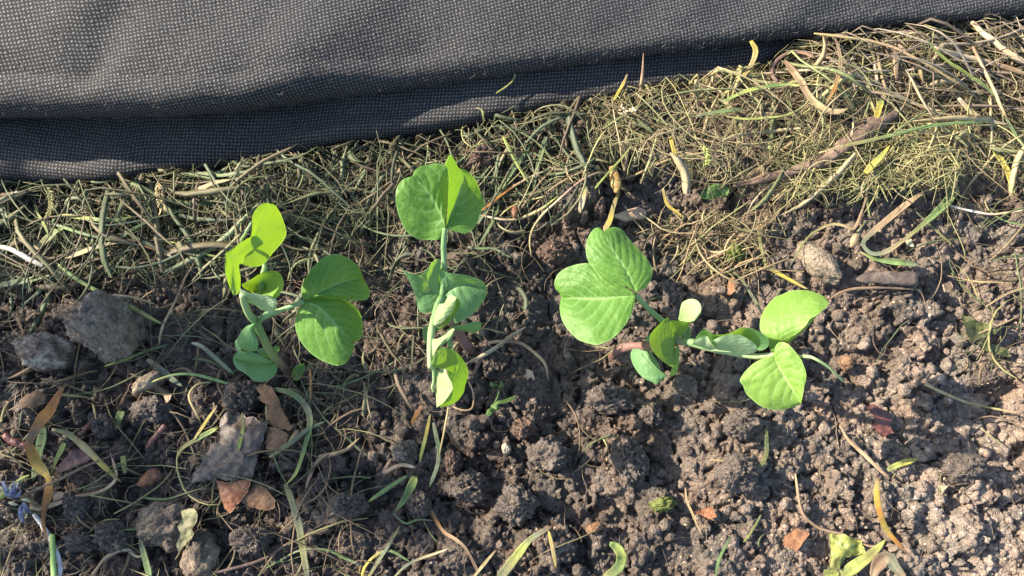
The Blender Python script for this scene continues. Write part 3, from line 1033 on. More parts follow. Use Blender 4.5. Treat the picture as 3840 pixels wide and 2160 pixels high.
def leaf_part(name, parent, mat, reg, A, B, zA, zB, Mid=None, zM=None, under=False, label=None, **kw):
    W, vein, rim = loft(reg, A, B, zA, zB, Mid, zM, **kw)
    n, m = W.shape[:2]
    F = grid_faces(n, m)
    nz = np.cross(W[n // 2, m // 2 + 1] - W[n // 2, m // 2], W[n // 2 + 1, m // 2] - W[n // 2, m // 2])
    view = CAM - W[n // 2, m // 2]
    facing = float(np.dot(nz, view)) > 0
    if facing == under:
        F = F[:, ::-1]
    org = parent['_o']
    me = make_mesh(name, W.reshape(-1, 3) - org, F, M[mat], {'vein': vein.ravel(), 'rim': rim.ravel()})
    o = link(name, me, parent)
    o['_o'] = list(org)
    if label:
        o['label'] = label
    return o


def stalk_part(name, parent, pts, r, cols, K=10, n=44, label=None, joint=None):
    """pts: (reg, x, y, z mm) ... ; r radius mm list; cols list of colours along it"""
    q = np.array([[*full(reg, (x, y)), z] for reg, x, y, z in pts])
    q = spline(q, n)
    W = P(q[:, 0], q[:, 1], q[:, 2] * MM)
    t = np.linspace(0, 1, n)
    rr = np.interp(t, np.linspace(0, 1, len(r)), r) * MM
    V, F = tube_sheet(W, 2 * rr, 2 * rr, K, 0.0, 0.0, 0.10, 3)
    c = np.array(cols, float)
    cc = np.stack([np.interp(t, np.linspace(0, 1, len(c)), c[:, k]) for k in range(3)], -1)
    CC = np.vstack([np.repeat(cc, K, 0), cc[:1], cc[-1:]])
    org = parent['_o']
    o = link(name, make_mesh(name, V - np.array(org), F, M['stem'], {'Col': CC}), parent)
    o['_o'] = list(org)
    if label:
        o['label'] = label
    return o


def plant(reg, x, y, label):
    f = full(reg, (x, y))
    w = P(f[0], f[1], 0.0)
    w[2] = float(soil_z(w[0], w[1]))
    e = bpy.data.objects.new('pea_seedling', None)
    e.empty_display_size = 0.01
    e.location = w
    e['_o'] = list(w)
    COL.objects.link(e)
    tag(e, label, 'seedling', 'pea seedlings in a row')
    return e


GR, LG, OL, PU, PK = (0.16, 0.30, 0.10), (0.30, 0.42, 0.18), (0.20, 0.24, 0.07), (0.18, 0.075, 0.066), (0.21, 0.095, 0.088)

# --- the left seedling
p1 = plant('a', 590, 1310, 'pea seedling with glowing lime young leaves, nearest the two grey stones')
stalk_part('stem', p1, [('a', 596, 1318, -3), ('a', 545, 1255, 4), ('a', 485, 1195, 11), ('a', 440, 1130, 16), ('a', 385, 1020, 22), ('a', 345, 930, 28), ('a', 295, 875, 33), ('a', 262, 800, 38), ('a', 246, 735, 43)],
           [1.5, 1.5, 1.35, 1.3, 1.3, 1.25, 1.2, 1.1, 1.0], [PU, PU, OL, OL, GR, GR, LG, LG], label='stem, purple at its foot')
lf = stalk_part('leaf_stalk', p1, [('a', 352, 925, 27), ('a', 420, 885, 31), ('a', 520, 845, 34), ('a', 600, 815, 36), ('a', 688, 780, 37)], [1.0, 0.9, 0.75, 0.75], [GR, GR])
leaf_part('leaflet', lf, 'leaf', 'a',
          [(688, 778), (672, 735), (670, 680), (700, 610), (770, 515), (850, 455), (920, 443), (1010, 475), (1075, 535), (1100, 580), (1106, 612)],
          [(688, 778), (760, 760), (850, 755), (920, 765), (985, 774), (1060, 776), (1120, 774), (1152, 750), (1153, 700), (1130, 650), (1106, 612)],
          [37, 40, 40, 36, 32], [37, 35, 32, 29, 30], [(688, 778), (800, 715), (930, 655), (1040, 625), (1106, 612)], [37, 37, 35, 31.5], n=76, m=30, bulge=1.2, seed=2)
leaf_part('leaflet', lf, 'leaf', 'a',
          [(690, 786), (760, 760), (840, 750), (930, 758), (1010, 785), (1065, 830), (1095, 890), (1106, 960), (1104, 1020), (1080, 1058), (1035, 1072)],
          [(690, 786), (645, 840), (620, 910), (628, 990), (660, 1065), (720, 1140), (800, 1198), (880, 1232), (935, 1242), (990, 1215), (1028, 1160), (1043, 1110), (1035, 1072)],
          [37, 34, 29, 27, 29], [36, 31, 28, 28, 30], [(690, 786), (790, 820), (880, 910), (960, 1000), (1035, 1072)], [37, 37.5, 36, 31], n=76, m=30, bulge=0.6, seed=3)
lf = stalk_part('leaf_stalk', p1, [('a', 385, 700, 40), ('a', 392, 600, 42), ('a', 404, 510, 42), ('a', 330, 420, 46), ('a', 240, 362, 54), ('a', 270, 290, 60), ('a', 312, 215, 61)], [0.9, 0.85, 0.7, 0.4, 0.3], [GR, GR, LG])
leaf_part('leaflet', lf, 'leaf_young', 'a',
          [(240, 515), (262, 420), (300, 330), (313, 270), (313, 200), (325, 145), (360, 98), (400, 79), (432, 78)],
          [(240, 515), (300, 532), (370, 525), (420, 490), (460, 440), (520, 370), (555, 315), (557, 270), (535, 200), (510, 140), (475, 92), (432, 78)],
          [51, 58, 62, 60], [50, 44, 39, 41, 55], [(240, 515), (290, 400), (340, 290), (390, 180), (432, 78)], [51, 53, 55, 58], bulge=0.5, seed=4, label='upper young leaflet lit through from behind')
leaf_part('leaflet', lf, 'leaf_young', 'a',
          [(125, 437), (200, 385), (270, 340), (340, 314), (378, 338), (392, 370), (330, 415), (270, 470), (240, 512), (222, 518)],
          [(125, 437), (121, 530), (135, 620), (160, 690), (185, 738), (215, 725), (230, 690), (233, 620), (225, 560), (222, 518)],
          [64, 64, 55, 50, 53], [64, 60, 49, 47, 53], [(125, 437), (170, 470), (222, 518)], [64, 60, 54], bulge=0.4, seed=5, label='young leaflet folded at its midrib')
leaf_part('stipule', p1, 'leaf_young', 'a',
          [(240, 660), (315, 620), (370, 585), (420, 568), (480, 568), (515, 585), (540, 640), (530, 700), (485, 755), (430, 742)],
          [(240, 660), (262, 690), (330, 722), (385, 733), (430, 742)], [44, 50, 51, 48, 44], [44, 41, 39, 40, 42], bulge=-3.0, seed=6)
leaf_part('stipule', p1, 'leaf_glaucous', 'a',
          [(230, 690), (300, 720), (380, 733), (440, 742), (485, 765), (492, 800)],
          [(230, 690), (245, 765), (300, 795), (345, 815), (390, 845), (440, 855), (475, 850), (492, 800)], [45, 43.5, 43.5, 44], [45, 36, 33, 38], under=True, bulge=1.5, seed=7)
leaf_part('stipule', p1, 'leaf_glaucous', 'a',
          [(490, 850), (420, 850), (375, 885), (320, 935), (265, 965), (225, 1020), (210, 1070), (235, 1115), (290, 1140)],
          [(490, 850), (440, 880), (390, 905), (350, 945), (330, 985), (350, 1040), (358, 1100), (340, 1135), (290, 1140)], [33, 31, 28, 24, 21], [33, 29, 28, 26, 21], bulge=1.4, seed=8)
leaf_part('scale_leaf', p1, 'leaf_glaucous', 'a', [(218, 1045), (194, 1065), (197, 1110), (215, 1140), (245, 1152)], [(218, 1045), (232, 1100), (245, 1152)], 17, 18, n=24, m=8, seed=9)
leaf_part('scale_leaf', p1, 'leaf_glaucous', 'a',
          [(485, 1215), (493, 1260), (478, 1305), (430, 1345), (370, 1355), (320, 1342), (270, 1300), (210, 1262), (185, 1220), (183, 1185)],
          [(485, 1215), (430, 1195), (380, 1170), (300, 1140), (235, 1138), (200, 1155), (183, 1185)],
          [11, 13, 14, 13], [11, 15, 16, 14], [(485, 1215), (400, 1228), (300, 1220), (183, 1185)], [11, 11.5, 12.5, 13.5], bulge=0.6, seed=10)
leaf_part('scale_leaf', p1, 'leaf_glaucous', 'a', [(440, 1190), (380, 1165), (350, 1135), (380, 1118), (440, 1113), (500, 1100), (513, 1125)], [(440, 1190), (480, 1165), (513, 1125)], 15, 13, n=30, m=10, seed=11)
leaf_part('scale_leaf', p1, 'leaf', 'a', [(597, 1310), (610, 1265), (645, 1235), (690, 1225)], [(597, 1310), (615, 1340), (650, 1342), (688, 1275), (690, 1225)], [4, 5, 5], [4, 6, 5], n=30, m=10, seed=12)

# --- the middle seedling
p2 = plant('c', 715, 875, 'pea seedling in the middle with a round leaf held up towards the fabric')
stalk_part('stem', p2, [('c', 722, 884, -3), ('c', 670, 812, 5), ('c', 620, 745, 11), ('c', 570, 640, 19), ('c', 520, 520, 27), ('c', 470, 420, 34), ('c', 450, 430, 37), ('c', 415, 520, 40), ('c', 372, 690, 44), ('c', 356, 860, 47), ('c', 358, 1030, 49.5)],
           [1.7, 1.7, 1.5, 1.3, 1.2, 1.2, 1.1, 1.0, 0.9, 0.7], [PK, PK, PU, GR, GR, GR, LG, LG, LG], n=64, label='stem, pink at its foot')
lf = stalk_part('leaf_stalk', p2, [('c', 466, 392, 35), ('c', 476, 250, 38), ('c', 479, 120, 41), ('b', 651, 1150, 42.5), ('b', 650, 1000, 45.5), ('b', 666, 858, 48)], [0.95, 0.9, 0.85, 0.85, 0.8], [GR, (0.18, 0.33, 0.14), GR])
leaf_part('leaflet', lf, 'leaf', 'b',
          [(665, 860), (628, 950), (575, 985), (500, 983), (410, 985), (320, 950), (225, 870), (170, 745), (140, 640), (127, 540), (135, 440), (165, 370), (220, 318), (305, 292)],
          [(665, 860), (675, 700), (690, 500), (697, 340), (697, 240), (690, 192), (640, 170), (580, 155), (500, 162), (420, 178), (360, 208), (325, 250), (305, 292)],
          [47, 44, 48, 52, 53], [48, 47, 47, 49, 52], [(665, 860), (610, 700), (540, 565), (440, 425), (305, 292)], [48, 49, 51, 53], n=76, m=32, bulge=0.8, seed=13)
leaf_part('leaflet', lf, 'leaf', 'b',
          [(672, 858), (685, 700), (697, 500), (703, 340), (695, 230), (665, 165), (690, 105), (712, 60), (745, 85), (775, 130), (798, 185), (832, 215)],
          [(672, 858), (740, 880), (820, 905), (890, 915), (965, 872), (1020, 785), (1050, 690), (1083, 620), (1085, 560), (1045, 450), (1000, 340), (935, 262), (890, 226), (850, 217), (832, 215)],
          [48, 52, 57, 60, 50], [48, 46, 40, 35, 41], [(672, 858), (720, 720), (775, 590), (830, 440), (858, 330), (850, 250), (832, 215)], [48, 46.5, 45.5, 46], n=76, m=30, bulge=0.5, seed=14, label='leaflet with its inner half folded upright')
leaf_part('stipule', p2, 'leaf_glaucous', 'c',
          [(440, 392), (420, 440), (405, 505), (370, 540), (300, 550), (252, 505), (235, 420), (205, 330), (160, 240), (112, 168), (180, 200), (275, 208)],
          [(440, 392), (455, 300), (456, 180), (445, 100), (425, 72), (380, 100), (340, 150), (300, 195), (275, 208)],
          [35, 33, 34, 39, 43, 41], [35, 37, 42, 44, 41], [(440, 392), (370, 330), (275, 208)], [35, 36.5, 41], bulge=0.7, seed=15)
leaf_part('stipule', p2, 'leaf_glaucous', 'c',
          [(470, 385), (445, 250), (435, 158), (500, 190), (600, 203), (720, 228), (810, 265), (858, 330)],
          [(470, 385), (520, 440), (560, 520), (575, 632), (640, 612), (720, 565), (790, 490), (845, 400), (858, 330)],
          [35, 40, 43, 40, 36], [35, 36, 34, 33, 35], [(470, 385), (560, 330), (700, 290), (858, 330)], [35, 37, 37, 36], bulge=0.7, seed=16)
leaf_part('stipule', p2, 'leaf_young', 'c',
          [(415, 505), (440, 468), (480, 460), (515, 396), (555, 392), (590, 412)],
          [(415, 505), (395, 560), (370, 640), (368, 702), (440, 655), (500, 592), (560, 520), (590, 412)], [43, 46, 51, 53], [43, 42, 44, 48, 53], under=True, bulge=1.2, seed=17, label='pale underside of a folded stipule')
leaf_part('stipule', p2, 'leaf_young', 'c',
          [(592, 412), (560, 525), (500, 600), (440, 660), (370, 702)],
          [(592, 412), (622, 450), (612, 500), (575, 560), (510, 640), (440, 690), (375, 722), (370, 702)], [50, 46, 44, 43], [50, 47, 44, 43], bulge=0.4, seed=18)
leaf_part('stipule', p2, 'leaf_young', 'c',
          [(360, 770), (420, 770), (480, 740), (520, 705), (555, 682), (573, 690)],
          [(360, 770), (353, 880), (357, 1000), (372, 950), (390, 905), (440, 850), (490, 805), (535, 765), (573, 690)], [46, 48, 52, 56], [46, 47, 48.5, 50, 56], under=True, bulge=1.0, seed=19, label='pale underside of a twisted stipule')
lf = stalk_part('leaf_stalk', p2, [('c', 360, 1010, 49), ('c', 388, 1045, 47), ('c', 389, 1140, 44), ('c', 376, 1196, 43), ('c', 389, 1236, 42)], [0.6, 0.5, 0.4, 0.35], [LG, LG], n=24, label='thin leaf stalk ending in a tendril')
leaf_part('leaflet', lf, 'leaf_young', 'c',
          [(358, 1030), (375, 955), (420, 890), (465, 848), (520, 865), (572, 900), (600, 960), (607, 1020)],
          [(358, 1030), (420, 1032), (480, 1035), (530, 1055), (580, 1073), (607, 1020)], [49, 51, 50, 44, 40], [49, 47, 44, 40, 40], bulge=0.8, seed=20)
leaf_part('leaflet', lf, 'leaf', 'c',
          [(480, 848), (540, 862), (600, 900), (655, 970), (686, 1030), (686, 1110), (660, 1190), (652, 1240), (600, 1310), (540, 1350), (440, 1372)],
          [(480, 848), (500, 960), (510, 1080), (520, 1180), (490, 1290), (440, 1372)], [42, 37, 33, 33, 39], [43, 41, 41, 42, 40], bulge=0.8, seed=21)
leaf_part('leaflet', lf, 'leaf_young', 'c',
          [(392, 1042), (440, 1042), (492, 1038), (505, 1080), (553, 1180), (545, 1230), (480, 1325), (414, 1374)],
          [(392, 1042), (400, 1150), (408, 1260), (414, 1374)], [46, 49, 50, 48, 43], [46, 43, 41, 42], under=True, bulge=0.8, seed=22, label='pale underside of a folded leaflet')
leaf_part('scale_leaf', p2, 'leaf_glaucous', 'c', [(365, 655), (310, 665), (290, 700), (297, 760), (320, 825), (350, 845)], [(365, 655), (362, 750), (350, 845)], 20, 18, n=26, m=8, seed=23)
leaf_part('scale_leaf', p2, 'leaf_glaucous', 'c', [(500, 690), (580, 655), (690, 640), (760, 618), (800, 628), (805, 650)], [(500, 690), (640, 700), (720, 716), (775, 708), (803, 670), (805, 650)], [20, 22, 20], [20, 17, 18], n=30, m=10, bulge=0.6, seed=24)
leaf_part('scale_leaf', p2, 'leaf_glaucous', 'c', [(590, 712), (545, 770), (552, 820), (560, 862)], [(590, 712), (520, 750), (506, 815), (530, 850), (560, 862)], [19, 16, 14], [19, 17, 14], n=26, m=8, seed=25)

# --- the right seedling, leaning over
p3 = plant('d', 565, 1135, 'pea seedling leaning far to the right with a pale tendril at its tip')
stalk_part('stem', p3, [('d', 555, 1143, -5), ('d', 600, 1095, 4), ('d', 680, 1058, 9), ('d', 780, 1048, 13), ('d', 880, 1052, 18), ('d', 1000, 1030, 24), ('d', 1095, 1003, 29), ('d', 1160, 1010, 31), ('e', 60, 646, 32.5), ('e', 200, 692, 34), ('e', 330, 720, 35), ('e', 610, 778, 38), ('e', 760, 795, 40), ('e', 905, 786, 42)],
           [1.5, 1.5, 1.4, 1.35, 1.3, 1.25, 1.2, 1.2, 1.1, 1.0, 0.9, 0.85], [PK, PK, PU, (0.30, 0.22, 0.14), GR, LG, LG, LG, LG], n=90, label='stem lying over, pink at its foot')
lf = stalk_part('leaf_stalk', p3, [('d', 1090, 1000, 29), ('d', 1010, 880, 30), ('d', 985, 850, 31), ('d', 860, 740, 34), ('d', 748, 622, 37)], [1.0, 0.95, 0.9, 0.85, 0.85], [GR, GR, LG])
leaf_part('leaflet', lf, 'leaf', 'd',
          [(755, 605), (690, 565), (600, 520), (500, 470), (430, 420), (380, 375), (350, 310), (343, 230), (355, 180), (380, 120), (420, 78), (460, 76), (492, 105)],
          [(755, 605), (800, 590), (845, 558), (882, 500), (893, 450), (888, 395), (850, 335), (790, 260), (735, 205), (695, 160), (655, 105), (610, 75), (560, 69), (515, 84), (492, 105)],
          [40, 40, 40, 40], [40, 40, 38, 37, 40], [(755, 605), (680, 430), (610, 325), (540, 215), (492, 105)], [40, 41.5, 42, 41], n=80, m=32, bulge=0.9, seed=30, nveins=7)
leaf_part('leaflet', lf, 'leaf', 'd',
          [(745, 632), (748, 670), (735, 740), (715, 800), (660, 885), (600, 955), (540, 1002), (490, 1024), (430, 1040), (370, 1028), (300, 1005), (235, 955), (175, 885), (142, 815), (129, 745), (132, 690), (142, 650)],
          [(745, 632), (725, 600), (660, 557), (580, 510), (500, 470), (430, 420), (375, 369), (310, 369), (240, 383), (170, 412), (115, 455), (86, 520), (95, 575), (125, 610), (142, 650)],
          [40, 41, 40, 36, 32], [40, 40, 39, 35, 32], [(745, 632), (600, 643), (450, 655), (300, 655), (142, 650)], [40, 38.5, 36, 32.5], n=84, m=34, bulge=0.8, seed=31, nveins=7)
leaf_part('stipule', p3, 'leaf_young', 'd',
          [(1085, 1010), (1070, 960), (1055, 910), (1038, 850), (1022, 812), (990, 832)],
          [(1085, 1010), (1075, 1100), (1065, 1215), (1000, 1190), (930, 1130), (882, 1070), (868, 1000), (885, 940), (930, 888), (990, 832)], [29, 32, 35, 38, 39], [29, 29, 31, 36, 40, 40], bulge=-1.5, seed=32)
leaf_part('stipule', p3, 'leaf_young', 'd', [(1085, 990), (1060, 930), (1040, 845), (1120, 846), (1205, 850)], [(1085, 990), (1120, 978), (1155, 945), (1185, 890), (1205, 850)], [29, 34, 38, 37], [29, 30, 32, 37], bulge=-0.8, n=36, m=14, seed=33)
leaf_part('stipule', p3, 'leaf_young', 'd', [(1112, 800), (1130, 705), (1165, 672), (1220, 660), (1272, 683), (1296, 740), (1280, 795), (1240, 842)], [(1112, 800), (1112, 835), (1165, 846), (1205, 850), (1240, 842)], [32, 37, 40, 41, 38], [32, 33, 36, 38], under=True, bulge=0.8, n=40, m=16, seed=34, label='pale curled-over stipule')
leaf_part('scale_leaf', p3, 'leaf_glaucous', 'd', [(1150, 985), (1165, 895), (1195, 885), (1213, 925), (1205, 975)], [(1150, 985), (1180, 992), (1205, 975)], 25, 24, n=24, m=8, seed=35)
leaf_part('stipule', p3, 'leaf_young', 'd', [(1090, 1040), (1112, 1060), (1116, 1130), (1106, 1230), (1080, 1285), (1030, 1298)], [(1090, 1040), (1070, 1120), (1062, 1200), (1045, 1250), (1030, 1298)], [30, 29, 27, 25], [30, 30, 29, 25], n=34, m=10, seed=36)
leaf_part('scale_leaf', p3, 'leaf_glaucous', 'd',
          [(840, 1062), (750, 1062), (720, 1090), (714, 1130), (730, 1195), (770, 1262), (820, 1312), (880, 1342), (930, 1366)],
          [(840, 1062), (900, 1130), (945, 1200), (962, 1252), (1012, 1295), (972, 1325), (930, 1366)], [15, 12, 12, 14, 15], [15, 16, 17, 16, 15], bulge=1.2, seed=37)
leaf_part('scale_leaf', p3, 'leaf_glaucous', 'd', [(880, 945), (845, 975), (838, 1025)], [(880, 945), (878, 1000), (838, 1025)], 16, 17, n=20, m=6, seed=38)
leaf_part('stipule', p3, 'leaf_glaucous', 'e',
          [(100, 665), (150, 580), (190, 537), (240, 532), (290, 573), (340, 580), (430, 573), (510, 545), (580, 510), (640, 505), (720, 525), (790, 558), (850, 600), (871, 645)],
          [(100, 665), (200, 690), (300, 660), (430, 620), (540, 600), (640, 640), (740, 720), (800, 735), (858, 695), (871, 645)], [36, 43, 46, 48, 47, 44], [36, 38, 38.5, 39, 39.5, 41, 43], bulge=-1.0, wav=0.8, seed=39)
leaf_part('stipule', p3, 'leaf_glaucous', 'e',
          [(285, 655), (350, 610), (440, 580), (540, 572), (610, 590), (680, 630), (732, 672), (749, 715)],
          [(285, 655), (340, 722), (430, 738), (540, 757), (650, 768), (735, 748), (749, 715)], [43, 47.5, 49, 48, 45], [43, 39, 39.5, 40.5, 44], under=True, bulge=1.0, wav=0.8, seed=40, label='grey-green crumpled stipule')
leaf_part('stipule', p3, 'leaf_glaucous', 'e', [(95, 672), (130, 635), (185, 608), (242, 590), (268, 625), (290, 665), (345, 722)], [(95, 672), (200, 702), (345, 724)], [38, 44, 46, 43], [37, 37.5, 39], under=True, bulge=0.8, wav=0.8, n=40, m=14, seed=41)
lf = stalk_part('leaf_stalk', p3, [('e', 880, 786, 42), ('e', 1000, 780, 42.5), ('e', 1100, 790, 41), ('e', 1185, 796, 44), ('e', 1280, 800, 47), ('e', 1350, 830, 48), ('e', 1450, 890, 47), ('e', 1540, 970, 45), ('e', 1616, 1046, 42)], [0.85, 0.7, 0.55, 0.45, 0.4, 0.38, 0.35], [LG, LG], label='leaf stalk drawn out into a tendril')
leaf_part('leaflet', lf, 'leaf_young', 'e', [(868, 612), (930, 622), (985, 642), (945, 690)], [(868, 612), (868, 690), (900, 755), (945, 690)], [43, 42, 41], [43, 41, 41], n=26, m=10, seed=42)
leaf_part('leaflet', lf, 'leaf_young', 'e',
          [(985, 642), (905, 625), (830, 590), (782, 530), (780, 450), (797, 375), (840, 300), (915, 212), (1000, 170), (1080, 138), (1180, 127), (1290, 135), (1385, 170), (1445, 208), (1471, 252)],
          [(985, 642), (1050, 635), (1110, 592), (1180, 540), (1240, 480), (1282, 418), (1340, 388), (1400, 340), (1450, 298), (1471, 252)], [43, 41, 40, 43, 47], [43, 46, 49, 50, 48], bulge=1.0, n=76, m=28, seed=43)
leaf_part('leaflet', lf, 'leaf_young', 'e',
          [(1020, 648), (1110, 596), (1240, 484), (1282, 422), (1400, 342)], [(1020, 648), (1060, 662), (1130, 612), (1250, 502), (1362, 376), (1400, 342)], [43, 46, 48, 48], [41, 42, 44, 47], n=40, m=8, seed=44, label='the turned-under half of the upper leaflet')
leaf_part('leaflet', lf, 'leaf_young', 'e',
          [(908, 795), (925, 710), (960, 662), (1000, 650), (1050, 668), (1110, 718), (1165, 785), (1210, 870), (1238, 960), (1238, 1030), (1220, 1110), (1205, 1190), (1192, 1270)],
          [(908, 795), (860, 803), (790, 825), (715, 865), (650, 925), (600, 985), (576, 1045), (610, 1095), (630, 1150), (665, 1195), (740, 1265), (810, 1310), (900, 1335), (1000, 1332), (1060, 1323), (1130, 1300), (1192, 1270)],
          [43, 47, 47, 44], [43, 40, 38, 37, 40], [(908, 795), (970, 900), (1040, 1020), (1110, 1130), (1192, 1270)], [43, 43, 43, 42], bulge=0.7, n=80, m=32, seed=45)


# ---------------------------------------------------------------- builders for loose things
def drape(q, lift, extra=None):
    """photo points -> places lying on the bed, lift mm above its crests"""
    z = np.full(len(q), 0.003)
    for _ in range(4):
        w = P(q[:, 0], q[:, 1], z)
        z = crest(w[:, 0], w[:, 1]) + lift * MM
    z = smooth1(z, 12)
    if extra is not None:
        z = z + np.interp(np.linspace(0, 1, len(q)), np.linspace(0, 1, len(extra)), extra) * MM
    return P(q[:, 0], q[:, 1], z)


CN = {'straw': (0.42, 0.34, 0.17), 'tan': (0.38, 0.27, 0.16), 'pale': (0.52, 0.45, 0.31), 'white': (0.60, 0.58, 0.54), 'orange': (0.46, 0.20, 0.035),
      'rust': (0.36, 0.15, 0.04), 'yellow': (0.50, 0.40, 0.07), 'lime': (0.36, 0.42, 0.10), 'green': (0.14, 0.23, 0.075), 'dgreen': (0.075, 0.13, 0.06),
      'grey': (0.17, 0.20, 0.13), 'brown': (0.19, 0.12, 0.075), 'dark': (0.075, 0.055, 0.048), 'pink': (0.36, 0.22, 0.17), 'olive': (0.22, 0.22, 0.08), 'purple': (0.14, 0.085, 0.085)}


def blade(name, label, cat, reg, pts, w, cols, lift=0.6, flat=0.22, extra=None, roll=0.0, cup=0.25, K=12, mat='strand', n=None, jitter=0.0, group=None, taper=(0.7, 1, 0.9, 0.25), zfix=None):
    q = full(reg, pts)
    L = np.linalg.norm(np.diff(q, axis=0), axis=1).sum()
    n = n or int(np.clip(L / 14, 14, 90))
    q = spline(q, n)
    if zfix is not None:
        z = np.interp(np.linspace(0, 1, n), np.linspace(0, 1, len(zfix)), zfix) * MM
        path = P(q[:, 0], q[:, 1], smooth1(z, 4))
    else:
        path = drape(q, lift, extra)
    t = np.linspace(0, 1, n)
    w = np.atleast_1d(np.asarray(w, float)) / REG[reg][2] * PXM
    wid = np.interp(t, np.linspace(0, 1, len(w)), w) * np.interp(t, [0, 0.06, 0.9, 1], taper)
    seed = sum(map(ord, label)) % 997
    r = np.broadcast_to(roll, (n,)) if np.ndim(roll) == 0 else np.interp(t, np.linspace(0, 1, len(roll)), roll)
    path[:, 2] += 0.12 * wid * noise2(t * 9, np.zeros(n) + seed, 5)
    wid = wid * (1 + 0.10 * noise2(t * 14, np.zeros(n) + seed * 1.3, 6))
    th_ = np.minimum(wid * flat, 0.00028) if flat < 0.4 else wid * flat
    V, F = tube_sheet(path, wid, np.maximum(th_, 0.00010), K, r, cup if flat < 0.6 else 0.0, jitter, seed)
    c = np.array([CN[k] if isinstance(k, str) else k for k in cols], float)
    cc = np.stack([np.interp(t, np.linspace(0, 1, len(c)), c[:, k]) for k in range(3)], -1)
    cc = cc * (1 + 0.15 * noise2(t * 22, np.zeros(n) + seed, 8))[:, None]
    stripe = 1 + 0.22 * np.random.default_rng(seed).normal(0, 1, K)
    C = np.vstack([(cc[:, None, :] * np.clip(stripe, 0.5, 1.5)[None, :, None]).reshape(-1, 3), cc[:1], cc[-1:]])
    return thing_mesh(name, V, F, M[mat], label, cat, group, attrs={'Col': C})


def flake(name, label, cat, reg, outline, mat, lift=0.8, crumple=0.7, thick=0.25, tilt=(0, 0), dome=0.0, rings=14, nang=72, center=None, group=None, freq=150, parent=None, smooth_edge=False, zbase=None):
    """a dead leaf or chip: an outline seen in the photo, lying crumpled on the bed, with thickness"""
    o = full(reg, outline)
    seed = sum(map(ord, label or name + str(outline[0]))) % 997
    if smooth_edge:
        o = spline(np.vstack([o, o[:1]]), nang + 1)[:-1]
    else:
        s = np.vstack([o, o[:1]])
        d = np.concatenate([[0], np.cumsum(np.linalg.norm(np.diff(s, axis=0), axis=1))])
        tt = np.linspace(0, d[-1], nang, endpoint=False)
        o = np.stack([np.interp(tt, d, s[:, k]) for k in range(2)], -1)
    c = o.mean(0) if center is None else full(reg, center)
    size = np.linalg.norm(o - c, axis=1).mean()
    jag = 0.05 * fbm2(np.arange(nang) * 0.55, np.zeros(nang) + seed, 2, seed)
    o = c + (o - c) * (1 + jag)[:, None]
    rr = (np.arange(rings + 1) / rings)[:, None, None]
    q = c + (o - c)[None] * rr
    zc = 0.003
    for _ in range(4):
        w = P(q[..., 0], q[..., 1], zc)
        zc = crest(w[..., 0], w[..., 1])
    zc = 0.45 * zc + 0.55 * zc.mean() if zbase is None else np.full(zc.shape, zbase * MM)
    W = P(q[..., 0], q[..., 1], zc)
    rel = (W[..., :2] - W[0, 0, :2])
    z = zc + lift * MM + crumple * MM * fbm3(np.concatenate([rel, np.full(rel.shape[:2] + (1,), seed * 0.001)], -1) * freq, 3, seed)
    z = z + tilt[0] * rel[..., 0] + tilt[1] * rel[..., 1] + dome * MM * (1 - rr[..., 0] ** 2)
    W = P(q[..., 0], q[..., 1], z)
    R = rings + 1
    i = np.arange(R - 1)[:, None]; j = np.arange(nang)[None, :]
    a = i * nang + j; b = i * nang + (j + 1) % nang
    F = np.stack([a, b, b + nang, a + nang], -1).reshape(-1, 4)
    V = W.reshape(-1, 3); N = len(V)
    nz = np.cross(V[F[nang * 3, 1]] - V[F[nang * 3, 0]], V[F[nang * 3, 3]] - V[F[nang * 3, 0]])[2]
    if nz < 0:
        F = F[:, ::-1]
    Vb = V.copy(); Vb[:, 2] -= thick * MM
    jj = np.arange(nang); e = (R - 1) * nang
    Fr = np.stack([e + jj, e + (jj + 1) % nang, N + e + (jj + 1) % nang, N + e + jj], -1)
    if nz >= 0:
        Fr = Fr[:, ::-1]
    allF = [F, F[:, ::-1] + N, Fr]
    return thing_mesh(name, np.vstack([V, Vb]), allF, M[mat], label, cat, group, parent=parent,
                      origin=None if parent is None else np.array(parent['_o']))


_ico = {}


def ico(sub):
    if sub not in _ico:
        import bmesh
        bm = bmesh.new()
        bmesh.ops.create_icosphere(bm, subdivisions=sub, radius=1.0)
        V = np.array([v.co[:] for v in bm.verts]); F = np.array([[v.index for v in f.verts] for f in bm.faces])
        bm.free()
        _ico[sub] = (V, F)
    return _ico[sub]


